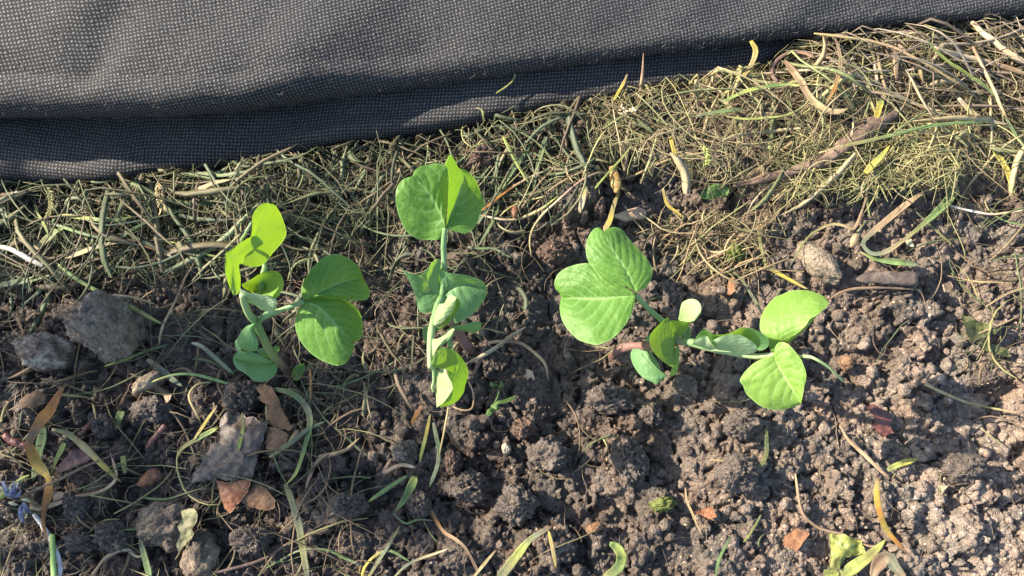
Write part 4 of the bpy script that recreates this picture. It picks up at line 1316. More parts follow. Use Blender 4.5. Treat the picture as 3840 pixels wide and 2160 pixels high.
def lump(name, label, cat, reg, c, rad, rz, mat, ang=0.0, rough=0.12, lumpy=0.25, facets=6, sink=0.35, sub=5, group=None, fine=0.05):
    """a stone or clod: c centre seen, rad (rx, ry) seen radii, rz its half height in mm"""
    f = full(reg, c)
    w = P(f[0], f[1], 0.004)
    z0 = float(np.mean(crest(w[0] + np.array([-.004, 0, .004, 0]), w[1] + np.array([0, .004, 0, -.004])))) - 0.001
    w = P(f[0], f[1], z0 + rz * MM * 0.5)
    rx, ry = rad[0] / REG[reg][2] * PXM, rad[1] / REG[reg][2] * PXM
    V, F = ico(sub)
    V = V.copy()
    seed = sum(map(ord, label)) % 997
    lr = np.random.default_rng(seed)
    for _ in range(facets):
        d = lr.normal(0, 1, 3); d[2] = abs(d[2]) * 0.6; d /= np.linalg.norm(d)
        lim = lr.uniform(0.68, 0.9)
        s = V @ d
        over = s > lim
        V[over] -= np.outer((s[over] - lim) * 0.85, d)
    nrm = V / np.linalg.norm(V, axis=1)[:, None]
    V = V + nrm * (lumpy * 0.5 * fbm3(V * 1.7 + seed, 3, seed)[:, None] + rough * fbm3(V * 6.5, 4, seed + 1, 0.6)[:, None] + fine * fbm3(V * 22, 2, seed + 5)[:, None])
    V = V * np.array([rx, ry, rz * MM])
    a = math.radians(ang); ca, sa = math.cos(a), math.sin(a)
    V[:, :2] = V[:, :2] @ np.array([[ca, sa], [-sa, ca]])
    V = V + np.array([w[0], w[1], z0 + rz * MM * (1 - 2 * sink)])
    return thing_mesh(name, V, F, M[mat], label, cat, group)


# ---------------------------------------------------------------- stones and clods
lump('stone', 'big rough grey stone with holes at the left, below a long green stem', 'stone', 'f', (1080, 605), (300, 318), 15, 'stone_grey', 8, 0.085, 0.24, 7, 0.3, 5, 'stones on the bed', 0.05)
lump('stone', 'blotched cream and dark flint left of the big grey stone', 'stone', 'f', (440, 850), (255, 165), 8, 'stone_flint', -12, 0.06, 0.45, 4, 0.35, 5, 'stones on the bed')
lump('stone', 'flat brown oval stone below the big grey stone', 'stone', 'f', (1490, 1165), (170, 85), 4.5, 'stone_buff', 32, 0.04, 0.2, 3, 0.35, 4, 'stones on the bed')
lump('stone', 'greyish flat stone near the lower left with a curled leaf lying on it', 'stone', 'g', (1150, 1065), (215, 145), 6, 'stone_mud', 10, 0.12, 0.35, 7, 0.35, 5, 'stones on the bed')
lump('stone', 'long buff pebble lying aslant above the wood chip', 'stone', 'm', (820, 640), (235, 105), 5.5, 'stone_buff', -48, 0.03, 0.22, 2, 0.4, 5, 'stones on the bed')
lump('stone', 'small whitish pebble beside the curled leaf at the lower left', 'stone', 'g', (1215, 1210), (50, 65), 3.2, 'stone_flint', 15, 0.06, 0.25, 3, 0.35, 4, 'stones on the bed')
lump('stone', 'ochre-rimmed muddy stone at the bottom left edge', 'stone', 'g', (1415, 1300), (120, 150), 5.5, 'stone_mud', 5, 0.10, 0.3, 4, 0.4, 4, 'stones on the bed')
lump('pebble', 'squarish cream quartz pebble in the dark crumbs below the middle', 'pebble', 'n', (1402, 490), (36, 42), 2.4, 'stone_pale', 8, 0.03, 0.2, 5, 0.3, 4)
lump('pebble', 'orange angular pebble near the bottom middle', 'pebble', 'n', (2070, 1088), (62, 40), 2.4, 'stone_orange', 25, 0.04, 0.2, 6, 0.35, 4)
lump('pebble', 'tan round pebble just below the middle seedling and left of the big lit leaf', 'pebble', 's', (852, 538), (22, 22), 1.8, 'stone_buff', 0, 0.04, 0.15, 3, 0.3, 4)
lump('pebble', 'ochre pebble by the tendril tip of the leaning seedling', 'pebble', 'r', (690, 520), (36, 42), 2.6, 'stone_orange', -10, 0.05, 0.25, 3, 0.35, 4)
lump('pebble', 'pinkish pebble at the foot of the middle seedling', 'pebble', 'c', (805, 722), (40, 34), 2.2, 'stone_buff', 0, 0.05, 0.2, 3, 0.3, 4)
lump('pebble', 'bluish grey pebble among crumbs below the middle seedling', 'pebble', 'n', (392, 545), (38, 34), 2.0, 'stone_grey', 0, 0.03, 0.2, 4, 0.35, 4)

CL = [
    ('n', (1500, 905), (150, 135), 8.5, 10, 'clod', 'large tan clod of soil at the bottom middle'),
    ('n', (1110, 775), (155, 110), 7.5, -8, 'clod', 'dark angular clod left of the large tan clod'),
    ('n', (1710, 540), (160, 135), 6.5, 20, 'clod', 'broad dark clod right of the cream quartz pebble'),
    ('n', (2330, 560), (125, 160), 8.0, 25, 'clod', 'tall clod with a sunlit right face below the leaning seedling'),
    ('n', (2500, 215), (75, 95), 6.0, 15, 'clod', 'small sunlit pointed clod under the leaning seedling'),
    ('n', (1540, 330), (90, 75), 5.0, 0, 'clod_red', 'reddish clod above the cream quartz pebble'),
    ('n', (210, 915), (125, 85), 6.0, -5, 'clod', 'rusty-sided round clod left of the green cut blades'),
    ('n', (740, 915), (85, 95), 6.0, 0, 'clod', 'rounded grey-brown clod under the green cut blades'),
    ('n', (1000, 590), (65, 95), 5.0, 10, 'clod_red', 'narrow orange-brown clod beside the thin upright straws'),
    ('n', (640, 520), (85, 105), 5.0, 5, 'stone_grey', 'grey crusted clod left of the yellow straw'),
    ('n', (2210, 110), (170, 110), 7.0, -8, 'clod', 'big flat-topped clod left of the drooping lowest leaf of the leaning seedling'),
    ('g', (805, 1165), (125, 95), 6.0, 0, 'clod', 'round crumbly clod left of the pale curled leaf'),
    ('g', (730, 380), (75, 80), 5.0, 0, 'clod', 'egg-shaped clod between the two red twigs'),
    ('g', (1720, 170), (110, 130), 6.5, 30, 'clod', 'dark clod above the muddy dead leaf'),
    ('g', (1790, 1190), (130, 95), 6.0, -10, 'clod', 'flat dark clod below the green sprout scrap'),
    ('g', (580, 1200), (95, 85), 5.0, 0, 'clod', 'dark round clod near the green stalk at the lower left'),
    ('g', (530, 960), (95, 90), 5.0, 0, 'clod', 'dark clod below the curved root at the lower left'),
    ('g', (1080, 260), (135, 95), 5.5, -5, 'clod', 'crumbly clod carrying a small tan chip'),
    ('l', (870, 1120), (165, 130), 6.0, 0, 'clod_red', 'pinkish sunlit clod left of the big lit leaf'),
    ('l', (150, 200), (180, 130), 7.0, 30, 'clod_red', 'reddish clod behind the round leaf of the middle seedling'),
    ('r', (130, 850), (95, 75), 6.0, 0, 'clod', 'sunlit clod carrying an orange chip below the pale leaf'),
    ('r', (100, 1110), (105, 95), 6.5, 10, 'clod', 'sunlit block of soil left of the small dark straw'),
    ('r', (1440, 600), (55, 50), 5.0, 0, 'clod', 'small cube of soil at the right edge of the hollow'),
    ('r', (1320, 1090), (120, 75), 5.5, -5, 'clod', 'shaded smooth clod beneath the round leaf shadow at the right'),
]
for reg, c, rad, rz, ang, mt, lab in CL:
    lump('soil_clod', lab, 'clod', reg, c, rad, rz, mt, ang, 0.16, 0.36, 9, 0.36, 5, 'clods on the bed', 0.06)

# ---------------------------------------------------------------- blades, straws, stalks and roots
BL = [
    # name, label, category, region, points, width(s), colours, options
    ('dead_leaf', 'twisted orange dead leaf blade at the left edge', 'dead leaf', 'g', [(480, 60), (420, 150), (360, 260), (290, 340), (230, 440), (205, 500), (225, 560), (270, 650), (345, 740), (350, 850), (320, 960), (310, 1080), (345, 1200), (355, 1260)], [8, 36, 66, 74, 60, 48, 70, 74, 40, 58, 40, 24, 22, 20], ['brown', 'rust', 'orange', 'brown', 'orange', 'yellow', 'orange', 'rust', 'rust', 'brown'], dict(lift=4.0, roll=[0.5, 0.2, 0.6, -0.3, 0.7, -0.5])),
    ('dead_leaf', 'ochre spotted dead blade right of the twisted orange blade', 'dead leaf', 'g', [(370, 400), (480, 430), (600, 520), (700, 620), (790, 710), (870, 780)], [26, 40, 46, 44, 36, 20], ['straw', 'olive', 'straw', 'yellow', 'brown'], dict(lift=2.0)),
    ('root', 'pale curved root crossing the lower left', 'root', 'g', [(220, 950), (290, 965), (400, 930), (550, 880), (700, 850), (790, 800), (830, 740), (815, 650), (788, 570)], [40, 34, 26, 24, 22, 22, 16], ['tan', 'tan', 'brown', 'tan', 'pink'], dict(flat=0.85, lift=1.0, jitter=0.12, mat='stalk')),
    ('dry_stalk', 'greyish white bent stalk at the lower left corner', 'stalk', 'g', [(240, 1005), (290, 1070), (340, 1150), (395, 1250), (425, 1360), (432, 1480)], [26, 30, 32, 32, 34], ['white', 'white', (0.5, 0.5, 0.52)], dict(flat=0.8, lift=1.4, mat='stalk')),
    ('cut_stem', 'bright green cut stem standing by the white stalk', 'stem', 'g', [(372, 1148), (376, 1230), (380, 1340), (384, 1480)], [32, 34, 36, 38], [(0.20, 0.34, 0.09), (0.24, 0.40, 0.12)], dict(flat=0.7, lift=2.2, mat='stalk', taper=(1, 1, 1, 1))),
    ('grass_clipping', 'teal green blade at the bottom left edge', 'grass blade', 'g', [(1000, 1185), (1020, 1260), (1045, 1340), (1075, 1470)], [24, 40, 46, 46], ['grey', 'green', 'green'], dict(lift=2.0)),
    ('straw', 'long olive straw running down to the bottom edge left of the middle', 'straw', 'g', [(2040, 790), (2075, 880), (2110, 990), (2145, 1120), (2165, 1250), (2205, 1480)], [34, 44, 48, 50, 46, 40], ['olive', 'grey', 'olive', 'grey'], dict(lift=1.6)),
    ('twig', 'thin purplish twig along the bottom left edge', 'twig', 'g', [(1340, 1462), (1470, 1440), (1600, 1412), (1760, 1370), (1900, 1318), (2020, 1240), (2100, 1185)], [20, 22, 22, 20, 18, 14], ['purple', 'purple', 'brown'], dict(flat=0.9, lift=1.4, mat='stalk', jitter=0.15)),
    ('dry_stalk', 'crooked tan stalk at the bottom left', 'stalk', 'g', [(655, 1450), (740, 1335), (800, 1290), (880, 1262), (925, 1262), (975, 1310), (1040, 1300)], [24, 22, 24, 22, 22, 16], ['tan', 'tan', 'pale', 'tan'], dict(flat=0.8, lift=1.6, mat='stalk', jitter=0.12)),
    ('grass_clipping', 'dark green wilted blade behind the twisted orange blade', 'grass blade', 'g', [(315, 385), (300, 480), (275, 590), (250, 690), (240, 770)], [50, 66, 60, 50, 40], ['dgreen', 'green', 'dgreen'], dict(lift=1.2)),
    ('straw', 'short yellow-green straw beside the twisted orange blade', 'straw', 'g', [(460, 495), (430, 560), (390, 650), (360, 720)], [34, 34, 24, 20], ['lime', 'lime', 'olive'], dict(lift=2.0)),
    ('straw', 'small frayed green scrap near the red twig', 'straw', 'g', [(870, 270), (850, 330), (830, 400)], [54, 50, 40], ['green', 'green', 'olive'], dict(lift=1.2)),
    ('straw', 'short lime straw below the red bark', 'straw', 'g', [(880, 590), (885, 650), (895, 720)], [32, 36, 30], ['lime', 'lime', 'olive'], dict(lift=1.4)),
    ('straw', 'thin bent yellow straw left of the muddy dead leaf', 'straw', 'g', [(1520, 62), (1420, 75), (1360, 130), (1355, 190), (1400, 280), (1435, 350)], [14, 16, 18, 18, 16], ['olive', 'straw', 'straw', 'olive'], dict(lift=1.8, flat=0.6)),
    ('straw', 'yellow straw pointing at the muddy dead leaf from above', 'straw', 'g', [(1550, 235), (1490, 320), (1440, 395), (1385, 475)], [12, 22, 26, 16], ['straw', 'yellow', 'straw'], dict(lift=2.0)),
    ('grass_clipping', 'green frayed blade touching the muddy dead leaf', 'grass blade', 'g', [(1560, 385), (1480, 430), (1390, 480), (1300, 540), (1265, 610)], [28, 36, 30, 26, 14], ['lime', 'green', 'olive', 'olive'], dict(lift=1.6)),
    ('grass_clipping', 'slim green leaf lying on the muddy dead leaf', 'grass blade', 'q', [(1080, 590), (1095, 720), (1085, 880), (1050, 1020), (1025, 1170)], [20, 44, 60, 70, 40], ['green', 'olive', 'lime', 'lime'], dict(lift=4.6)),
    ('grass_clipping', 'dark looped green blade right of the muddy dead leaf', 'grass blade', 'g', [(1930, 110), (2050, 130), (2140, 180), (2200, 260), (2215, 340), (2205, 420), (2180, 520), (2150, 620), (2110, 720), (2050, 790)], [26, 36, 44, 46, 44, 34, 28, 26, 22], ['grey', 'green', 'grey', 'dgreen', 'green', 'lime', 'lime'], dict(lift=2.6)),
    ('grass_clipping', 'grey-green blade crossing the looped blade', 'grass blade', 'g', [(1925, 600), (2010, 540), (2100, 480), (2200, 400), (2330, 340)], [16, 30, 34, 28, 10], ['olive', 'grey', 'grey'], dict(lift=2.4)),
    ('straw', 'tan straw arching at the right of the looped blade', 'straw', 'g', [(2440, 560), (2330, 590), (2260, 640), (2220, 720), (2185, 820)], [16, 24, 26, 24, 14], ['tan', 'tan', 'pink', 'tan'], dict(lift=1.8)),
    ('root', 'thin red root hanging below the left seedling', 'root', 'g', [(2215, -30), (2222, 40), (2220, 120), (2222, 200)], [12, 16, 16, 10], ['rust', 'rust', 'brown'], dict(flat=0.9, lift=2.5, mat='stalk')),
    ('grass_clipping', 'fine green thread across the bottom left', 'grass blade', 'g', [(1890, 1400), (2000, 1340), (2120, 1275), (2250, 1255), (2360, 1275), (2470, 1320)], [10, 14, 16, 16, 12], ['green', 'grey', 'green'], dict(lift=1.8, flat=0.6)),
    # bottom middle
    ('straw', 'yellow straw standing out below the middle seedling', 'straw', 'n', [(832, 228), (815, 320), (795, 410), (772, 500), (752, 585)], [14, 22, 26, 26, 18], ['olive', 'yellow', 'lime', 'lime'], dict(lift=2.0)),
    ('straw', 'long thin upright straw below the middle seedling', 'straw', 'n', [(972, 165), (955, 260), (935, 370), (912, 480), (898, 560)], [14, 14, 14, 14, 10], ['straw', 'straw', 'olive'], dict(lift=1.8, flat=0.7)),
    ('dead_leaf', 'brown bent blade scrap left of the yellow straw', 'dead leaf', 'n', [(770, 160), (735, 220), (690, 300)], [26, 34, 26], ['brown', 'rust', 'orange'], dict(lift=1.6)),
    ('grass_clipping', 'green cut leaf blade, wider of the two below the middle', 'grass blade', 'n', [(720, 700), (690, 770), (650, 850), (600, 920), (565, 965)], [46, 64, 58, 40, 12], ['lime', 'green', 'green', 'olive'], dict(lift=3.0, roll=0.2)),
    ('grass_clipping', 'green cut leaf blade, narrower of the two below the middle', 'grass blade', 'n', [(665, 690), (590, 735), (500, 795), (420, 850), (365, 890)], [24, 32, 34, 32, 22], ['dgreen', 'green', 'green', 'lime'], dict(lift=2.6)),
    ('straw', 'brown straw running to the bottom edge in the middle', 'straw', 'n', [(790, 870), (850, 980), (930, 1110), (1020, 1170), (1090, 1230), (1150, 1330), (1215, 1470)], [18, 26, 24, 24, 20, 22, 24], ['tan', 'rust', 'tan', 'brown', 'tan'], dict(lift=1.6)),
    ('dead_leaf', 'pale tan blade tip left of the yellow straw below the middle', 'dead leaf', 'n', [(-10, 552), (80, 535), (170, 510), (250, 450), (302, 402)], [30, 30, 26, 22, 8], ['tan', 'tan', 'straw'], dict(lift=1.4)),
    ('root', 'thin grey root looping under the tip of the middle seedling', 'root', 'n', [(1120, -20), (1155, 60), (1160, 130), (1140, 192), (1060, 195), (985, 160)], [14, 16, 16, 16, 14], ['tan', 'brown', 'tan'], dict(flat=0.9, lift=2.0, mat='stalk')),
    ('grass_clipping', 'broad grey-green strip leaning up from the bottom edge', 'grass blade', 'n', [(1350, 1475), (1420, 1380), (1490, 1290), (1580, 1180), (1670, 1120), (1760, 1070)], [56, 66, 62, 46, 40, 26], ['grey', 'olive', 'lime', 'grey', 'brown'], dict(lift=1.8)),
    ('grass_clipping', 'curled ribbed green leaf at the bottom edge', 'grass blade', 'n', [(2185, 1205), (2245, 1240), (2275, 1310), (2250, 1390), (2190, 1430), (2140, 1450)], [40, 70, 78, 74, 60, 50], ['green', 'lime', 'green', 'olive'], dict(lift=3.2, roll=[0.5, 0.2, -0.2])),
    ('straw', 'split yellow straw near the bottom edge', 'straw', 'n', [(1725, 1110), (1745, 1190), (1765, 1290), (1782, 1390)], [14, 26, 26, 14], ['yellow', 'straw', 'yellow'], dict(lift=1.6)),
    ('dead_leaf', 'folded pinkish dry blade above the two green cut blades', 'dead leaf', 'n', [(535, 560), (480, 660), (470, 680), (540, 640), (620, 610), (720, 630)], [12, 22, 24, 26, 30, 30], ['tan', 'pink', 'tan', 'pale'], dict(lift=1.8)),
    ('grass_clipping', 'fine pale green thread below the two green cut blades', 'grass blade', 'n', [(555, 975), (610, 1030), (660, 1052), (740, 1022), (860, 1030)], [10, 16, 16, 14, 10], ['grey', 'green', 'grey'], dict(lift=1.6, flat=0.6)),
    ('grass_clipping', 'green thread with a blunt end at the bottom, left of the middle', 'grass blade', 'n', [(-10, 1248), (90, 1265), (200, 1320), (312, 1368)], [16, 20, 22, 22], ['green', 'green', 'grey'], dict(lift=1.4, flat=0.5)),
    ('straw', 'yellow and green bent straw at the bottom, left of the middle', 'straw', 'n', [(315, 1475), (335, 1390), (400, 1310), (500, 1258), (570, 1275), (690, 1350)], [16, 20, 20, 22, 20, 12], ['yellow', 'yellow', 'olive', 'green', 'green'], dict(lift=1.6, flat=0.5)),
    ('straw', 'pale-tipped straw slanting up from the bottom edge', 'straw', 'n', [(545, 1475), (640, 1380), (740, 1325), (870, 1280), (980, 1240)], [14, 18, 20, 20, 12], ['olive', 'grey', 'straw', 'pale'], dict(lift=1.4, flat=0.5)),
    ('straw', 'olive straw crossing upright at the bottom, left of the middle', 'straw', 'n', [(360, 1470), (440, 1340), (530, 1200), (605, 1065)], [20, 24, 24, 12], ['olive', 'grey', 'olive'], dict(lift=1.8)),
    ('straw', 'short tan straw at the bottom edge by the brown straw', 'straw', 'n', [(1150, 1470), (1230, 1370), (1330, 1250)], [16, 24, 12], ['straw', 'straw', 'tan'], dict(lift=1.6)),
    ('grass_clipping', 'dark green straw bundle right of the yellow straw below the middle', 'grass blade', 'n', [(855, 290), (880, 400), (900, 520), (880, 640), (825, 780)], [20, 30, 32, 30, 20], ['grey', 'dgreen', 'grey', 'dgreen'], dict(lift=1.4)),
    ('dry_stalk', 'frayed tan stalk leaning from the foot of the middle seedling', 'stalk', 's', [(258, 578), (350, 530), (430, 480), (520, 415), (600, 360)], [20, 24, 26, 28, 14], ['tan', 'pale', 'tan', 'pale'], dict(lift=2.2, flat=0.6)),
    ('root', 'brown arched root right of the foot of the middle seedling', 'root', 's', [(370, 460), (480, 450), (570, 465), (650, 520), (715, 590), (735, 690)], [18, 22, 22, 20, 18, 8], ['tan', 'brown', 'tan', 'brown'], dict(lift=1.6, flat=0.6, mat='stalk')),
    ('twig', 'dark purplish strip under the frayed tan stalk', 'twig', 's', [(358, 440), (335, 530), (300, 610), (265, 670)], [20, 30, 26, 14], ['purple', 'purple', 'brown'], dict(lift=0.8)),
    # bottom right
    ('dead_leaf', 'orange-yellow spotted blade at the lower right', 'dead leaf', 'o', [(1475, 705), (1462, 800), (1478, 930), (1510, 1040), (1560, 1130), (1620, 1200), (1695, 1275)], [20, 40, 44, 46, 44, 42, 24], ['brown', 'yellow', 'orange', 'yellow', 'orange', 'brown'], dict(lift=2.6, roll=[-0.3, 0.1, 0.3])),
    ('twig', 'grey-brown twig above the orange-yellow blade', 'twig', 'o', [(1185, 305), (1250, 420), (1380, 540), (1490, 650), (1570, 715)], [12, 26, 30, 28, 16], ['brown', 'tan', 'brown'], dict(lift=1.6, flat=0.8, mat='stalk', jitter=0.15)),
    ('straw', 'yellow-green stub by the grey-brown twig', 'straw', 'o', [(1545, 650), (1620, 612), (1700, 585), (1775, 568)], [30, 42, 42, 22], ['olive', 'lime', 'yellow', 'lime'], dict(lift=2.2)),
    ('root', 'long crooked root at the lower right', 'root', 'o', [(850, 675), (865, 780), (880, 880), (912, 985), (1000, 1070), (1080, 1105), (1200, 1135), (1330, 1190), (1420, 1225), (1580, 1220)], [14, 22, 22, 24, 22, 20, 18, 18, 14], ['tan', 'brown', 'tan', 'brown'], dict(lift=1.2, flat=0.8, mat='stalk', jitter=0.12)),
    ('straw', 'dark green notched straw standing below the pale leaf', 'straw', 'o', [(628, 330), (634, 430), (632, 520), (605, 595), (545, 660)], [20, 28, 30, 30, 22], ['olive', 'dgreen', 'olive', 'dgreen'], dict(lift=2.6)),
    ('straw', 'thin pale straw across the lower right under the round leaf shadow', 'straw', 'o', [(1825, -5), (1920, 45), (2010, 85), (2120, 130), (2300, 175), (2550, 222)], [26, 24, 20, 18, 16, 10], ['straw', 'straw', 'olive', 'tan'], dict(lift=2.0, flat=0.5)),
    ('grass_clipping', 'dark green blade at the bottom, left of the orange leaf scrap', 'grass blade', 'o', [(362, 1150), (320, 1230), (285, 1300), (262, 1380), (250, 1475)], [12, 20, 22, 22, 20], ['dgreen', 'green', 'dgreen'], dict(lift=1.6)),
    ('grass_clipping', 'short green straw above the dark blade at the bottom right', 'grass blade', 'o', [(592, 985), (550, 1060), (500, 1140), (458, 1192)], [12, 16, 16, 12], ['green', 'olive', 'lime'], dict(lift=1.4)),
    ('straw', 'pale straw bit pointing at the notched straw', 'straw', 'o', [(205, 572), (300, 580), (400, 605), (530, 642)], [10, 16, 16, 10], ['straw', 'tan', 'straw'], dict(lift=1.4)),
    ('dead_leaf', 'folded brown ribbed blade at the bottom right edge', 'dead leaf', 'o', [(1430, 1470), (1480, 1350), (1550, 1315), (1610, 1390), (1690, 1470)], [40, 90, 110, 70, 50], ['tan', 'brown', 'grey', 'brown'], dict(lift=3.0)),
    ('grass_clipping', 'wilted lime leaf strip slanting up at the bottom right', 'grass blade', 'o', [(1190, 1465), (1290, 1385), (1390, 1310), (1470, 1240), (1535, 1170)], [60, 90, 80, 60, 14], ['olive', 'lime', 'olive', 'lime'], dict(lift=2.4)),
    ('straw', 'tan thread at the left of the lower right soil', 'straw', 'o', [(20, 780), (30, 880), (70, 970), (110, 1070), (150, 1150)], [12, 18, 18, 14, 8], ['tan', 'straw', 'tan'], dict(lift=1.2)),
    ('straw', 'thin straw in the shade at the right edge of the bed', 'straw', 'o', [(2250, 332), (2330, 400), (2420, 470)], [12, 14, 10], ['straw', 'olive', 'olive'], dict(lift=1.4)),
    # right, above the pale leaf
    ('grass_clipping', 'long green and tan blade looped back on itself at the right', 'grass blade', 'm', [(2005, -10), (1930, 110), (1790, 250), (1640, 380), (1500, 490), (1380, 565), (1280, 580), (1215, 540), (1190, 480), (1250, 410), (1380, 300), (1520, 185), (1660, 80), (1770, 10)], [66, 84, 70, 44, 34, 34, 44, 40, 40, 60, 64, 60, 50, 30], ['green', 'green', 'green', 'olive', 'straw', 'grey', 'grey', 'tan', 'tan', 'tan', 'tan'], dict(lift=3.6)),
    ('grass_clipping', 'detached green blade below the looped blade at the right', 'grass blade', 'm', [(1168, 565), (1260, 610), (1360, 632), (1470, 650), (1580, 660), (1680, 672)], [16, 40, 56, 64, 62, 26], ['olive', 'green', 'green', 'grey'], dict(lift=2.2)),
    ('straw', 'bent straw left of the long buff pebble', 'straw', 'm', [(278, 335), (300, 470), (330, 600), (362, 692), (450, 745), (570, 810), (720, 890)], [20, 26, 28, 34, 38, 36, 30], ['olive', 'olive', 'olive', 'yellow', 'yellow', 'straw'], dict(lift=2.4)),
    ('straw', 'long kinked straw arching over the long buff pebble', 'straw', 'm', [(1235, -20), (1205, 120), (1160, 260), (1110, 362), (1020, 335), (930, 325), (820, 362), (720, 430), (640, 540), (590, 630), (550, 700)], [16, 18, 18, 28, 26, 24, 22, 20, 18, 16], ['tan', 'tan', 'tan', 'straw', 'olive', 'olive', 'grey'], dict(lift=4.2, flat=0.5)),
    ('straw', 'olive straw pointing down to the pale leaf of the leaning seedling', 'straw', 'm', [(60, 725), (140, 800), (200, 890), (260, 990), (325, 1110)], [22, 28, 28, 28, 26], ['olive', 'grey', 'olive'], dict(lift=2.0)),
    ('straw', 'tan straw lying flat right of the wood chip', 'straw', 'm', [(1920, 768), (2050, 795), (2180, 818), (2330, 825), (2485, 832)], [12, 16, 18, 18, 12], ['tan', 'straw', 'tan'], dict(lift=1.4, flat=0.6)),
    ('dry_stalk', 'long whitish stalk crossing the right edge', 'stalk', 'm', [(1880, 145), (2000, 180), (2150, 215), (2300, 238), (2420, 225), (2600, 200)], [16, 20, 22, 22, 22, 20], ['pale', 'white', 'tan', 'pale'], dict(lift=2.6, flat=0.75, mat='stalk')),
    ('straw', 'olive straw between the looped blade and the right edge', 'straw', 'm', [(1640, 210), (1720, 290), (1800, 362), (1890, 440), (1965, 502)], [14, 20, 24, 24, 16], ['grey', 'olive', 'olive'], dict(lift=1.8)),
    ('twig', 'thin dark twig under the wood chip', 'twig', 'm', [(905, 965), (1000, 912), (1110, 882), (1280, 872), (1450, 876), (1660, 886)], [12, 24, 28, 22, 20, 12], ['brown', 'brown', 'dark', 'brown'], dict(lift=1.2, flat=0.8, mat='stalk')),
    ('grass_clipping', 'green thread curving at the right edge', 'grass blade', 'm', [(2230, 95), (2260, 180), (2330, 250), (2430, 300), (2600, 335)], [10, 14, 16, 16, 14], ['straw', 'green', 'green'], dict(lift=2.0, flat=0.6)),
    ('straw', 'tan straw tip at the right edge by the wilted weed', 'straw', 'm', [(2245, 1035), (2340, 975), (2450, 915), (2600, 865)], [10, 18, 20, 18], ['straw', 'tan', 'olive'], dict(lift=2.0)),
    ('shrivelled_bud', 'shrivelled tan bud on a thread beside the looped blade', 'bud', 'm', [(1300, 290), (1200, 320), (1145, 410), (1125, 440), (1105, 490), (1080, 525)], [12, 14, 16, 60, 84, 30], ['grey', 'olive', 'grey', 'tan', 'straw'], dict(lift=2.2, flat=0.6)),
    # upper right hay
    ('straw', 'long tan straw across the top of the hay, right of the fabric', 'straw', 'j', [(990, 252), (1180, 275), (1360, 300), (1520, 335), (1620, 368), (1740, 430), (1870, 500), (2000, 585), (2110, 650)], [18, 26, 28, 28, 28, 26, 26, 26, 22], ['straw', 'straw', 'tan', 'straw', 'straw'], dict(lift=11.0, flat=0.6)),
    ('straw', 'yellow blade curving down from under the fabric fold', 'straw', 'j', [(515, 308), (550, 370), (540, 440), (500, 520), (430, 610), (340, 690), (230, 735), (60, 772)], [40, 42, 36, 30, 26, 22, 16, 12], ['yellow', 'straw', 'yellow', 'olive', 'straw'], dict(zfix=[20, 20, 19, 18, 16, 13, 11, 10])),
    ('dead_leaf', 'broad tan curved blade in the upper right hay', 'dead leaf', 'j', [(770, 460), (830, 530), (890, 610), (930, 690), (1000, 770), (1080, 825), (1160, 845), (1255, 818)], [40, 60, 70, 60, 56, 56, 50, 16], ['brown', 'tan', 'tan', 'straw', 'tan', 'straw'], dict(lift=11.0)),
    ('grass_clipping', 'long straight green blade over the rotten branch', 'grass blade', 'j', [(1030, 1152), (1200, 1105), (1400, 1062), (1600, 1015), (1800, 965), (2050, 930), (2335, 920)], [12, 24, 28, 28, 28, 26, 14], ['straw', 'olive', 'green', 'green', 'green'], dict(lift=11.5)),
    ('dry_stalk', 'dark brown stalk bent in a loop by the fabric end', 'stalk', 'j', [(1000, 435), (920, 400), (820, 392), (730, 440), (675, 510), (690, 590), (760, 635)], [34, 34, 32, 32, 34, 34, 26], ['brown', 'brown', 'purple', 'brown'], dict(lift=9.0, flat=0.7, mat='stalk')),
    ('grass_clipping', 'short bright yellow strap above the rotten branch', 'grass blade', 'j', [(1500, 755), (1480, 820), (1460, 895)], [46, 50, 44], ['lime', 'yellow', 'yellow'], dict(lift=9.0)),
    ('dry_stalk', 'upright flat brown stalk below the long tan straw', 'stalk', 'j', [(1608, 365), (1608, 450), (1610, 530), (1612, 605)], [40, 42, 38, 24], ['brown', 'tan', 'brown'], dict(lift=9.5, flat=0.5)),
    ('dead_leaf', 'thin orange-brown blade curving through the upper hay', 'dead leaf', 'j', [(1150, 290), (1180, 380), (1192, 480), (1175, 570), (1140, 680), (1080, 790)], [20, 26, 30, 32, 26, 14], ['brown', 'tan', 'straw', 'orange', 'straw'], dict(lift=11.0)),
    ('grass_clipping', 'broad yellow-green blade tip below the rotten branch', 'grass blade', 'j', [(1380, 1305), (1440, 1240), (1500, 1180), (1565, 1095)], [44, 54, 44, 12], ['yellow', 'lime', 'yellow'], dict(lift=10.0)),
    ('dry_stalk', 'thick pale grey stalk at the upper right edge', 'stalk', 'j', [(2180, 160), (2270, 250), (2360, 320), (2460, 400), (2600, 480)], [40, 48, 52, 54, 54], ['tan', 'pale', 'tan', 'pale'], dict(lift=10.0, flat=0.8, mat='stalk', jitter=0.1)),
    ('dry_stalk', 'long grey-brown stalk slanting down to the right edge', 'stalk', 'j', [(1900, 360), (2060, 410), (2200, 440), (2380, 490), (2600, 560)], [36, 42, 42, 44, 44], ['tan', 'pale', 'brown', 'tan'], dict(lift=9.0, flat=0.8, mat='stalk', jitter=0.1)),
    ('grass_clipping', 'green blade slanting across the tan straw at the right', 'grass blade', 'j', [(1840, 300), (1930, 400), (2040, 490), (2180, 580), (2320, 680), (2420, 800)], [14, 26, 34, 34, 30, 16], ['dgreen', 'lime', 'lime', 'green', 'olive'], dict(lift=12.0)),
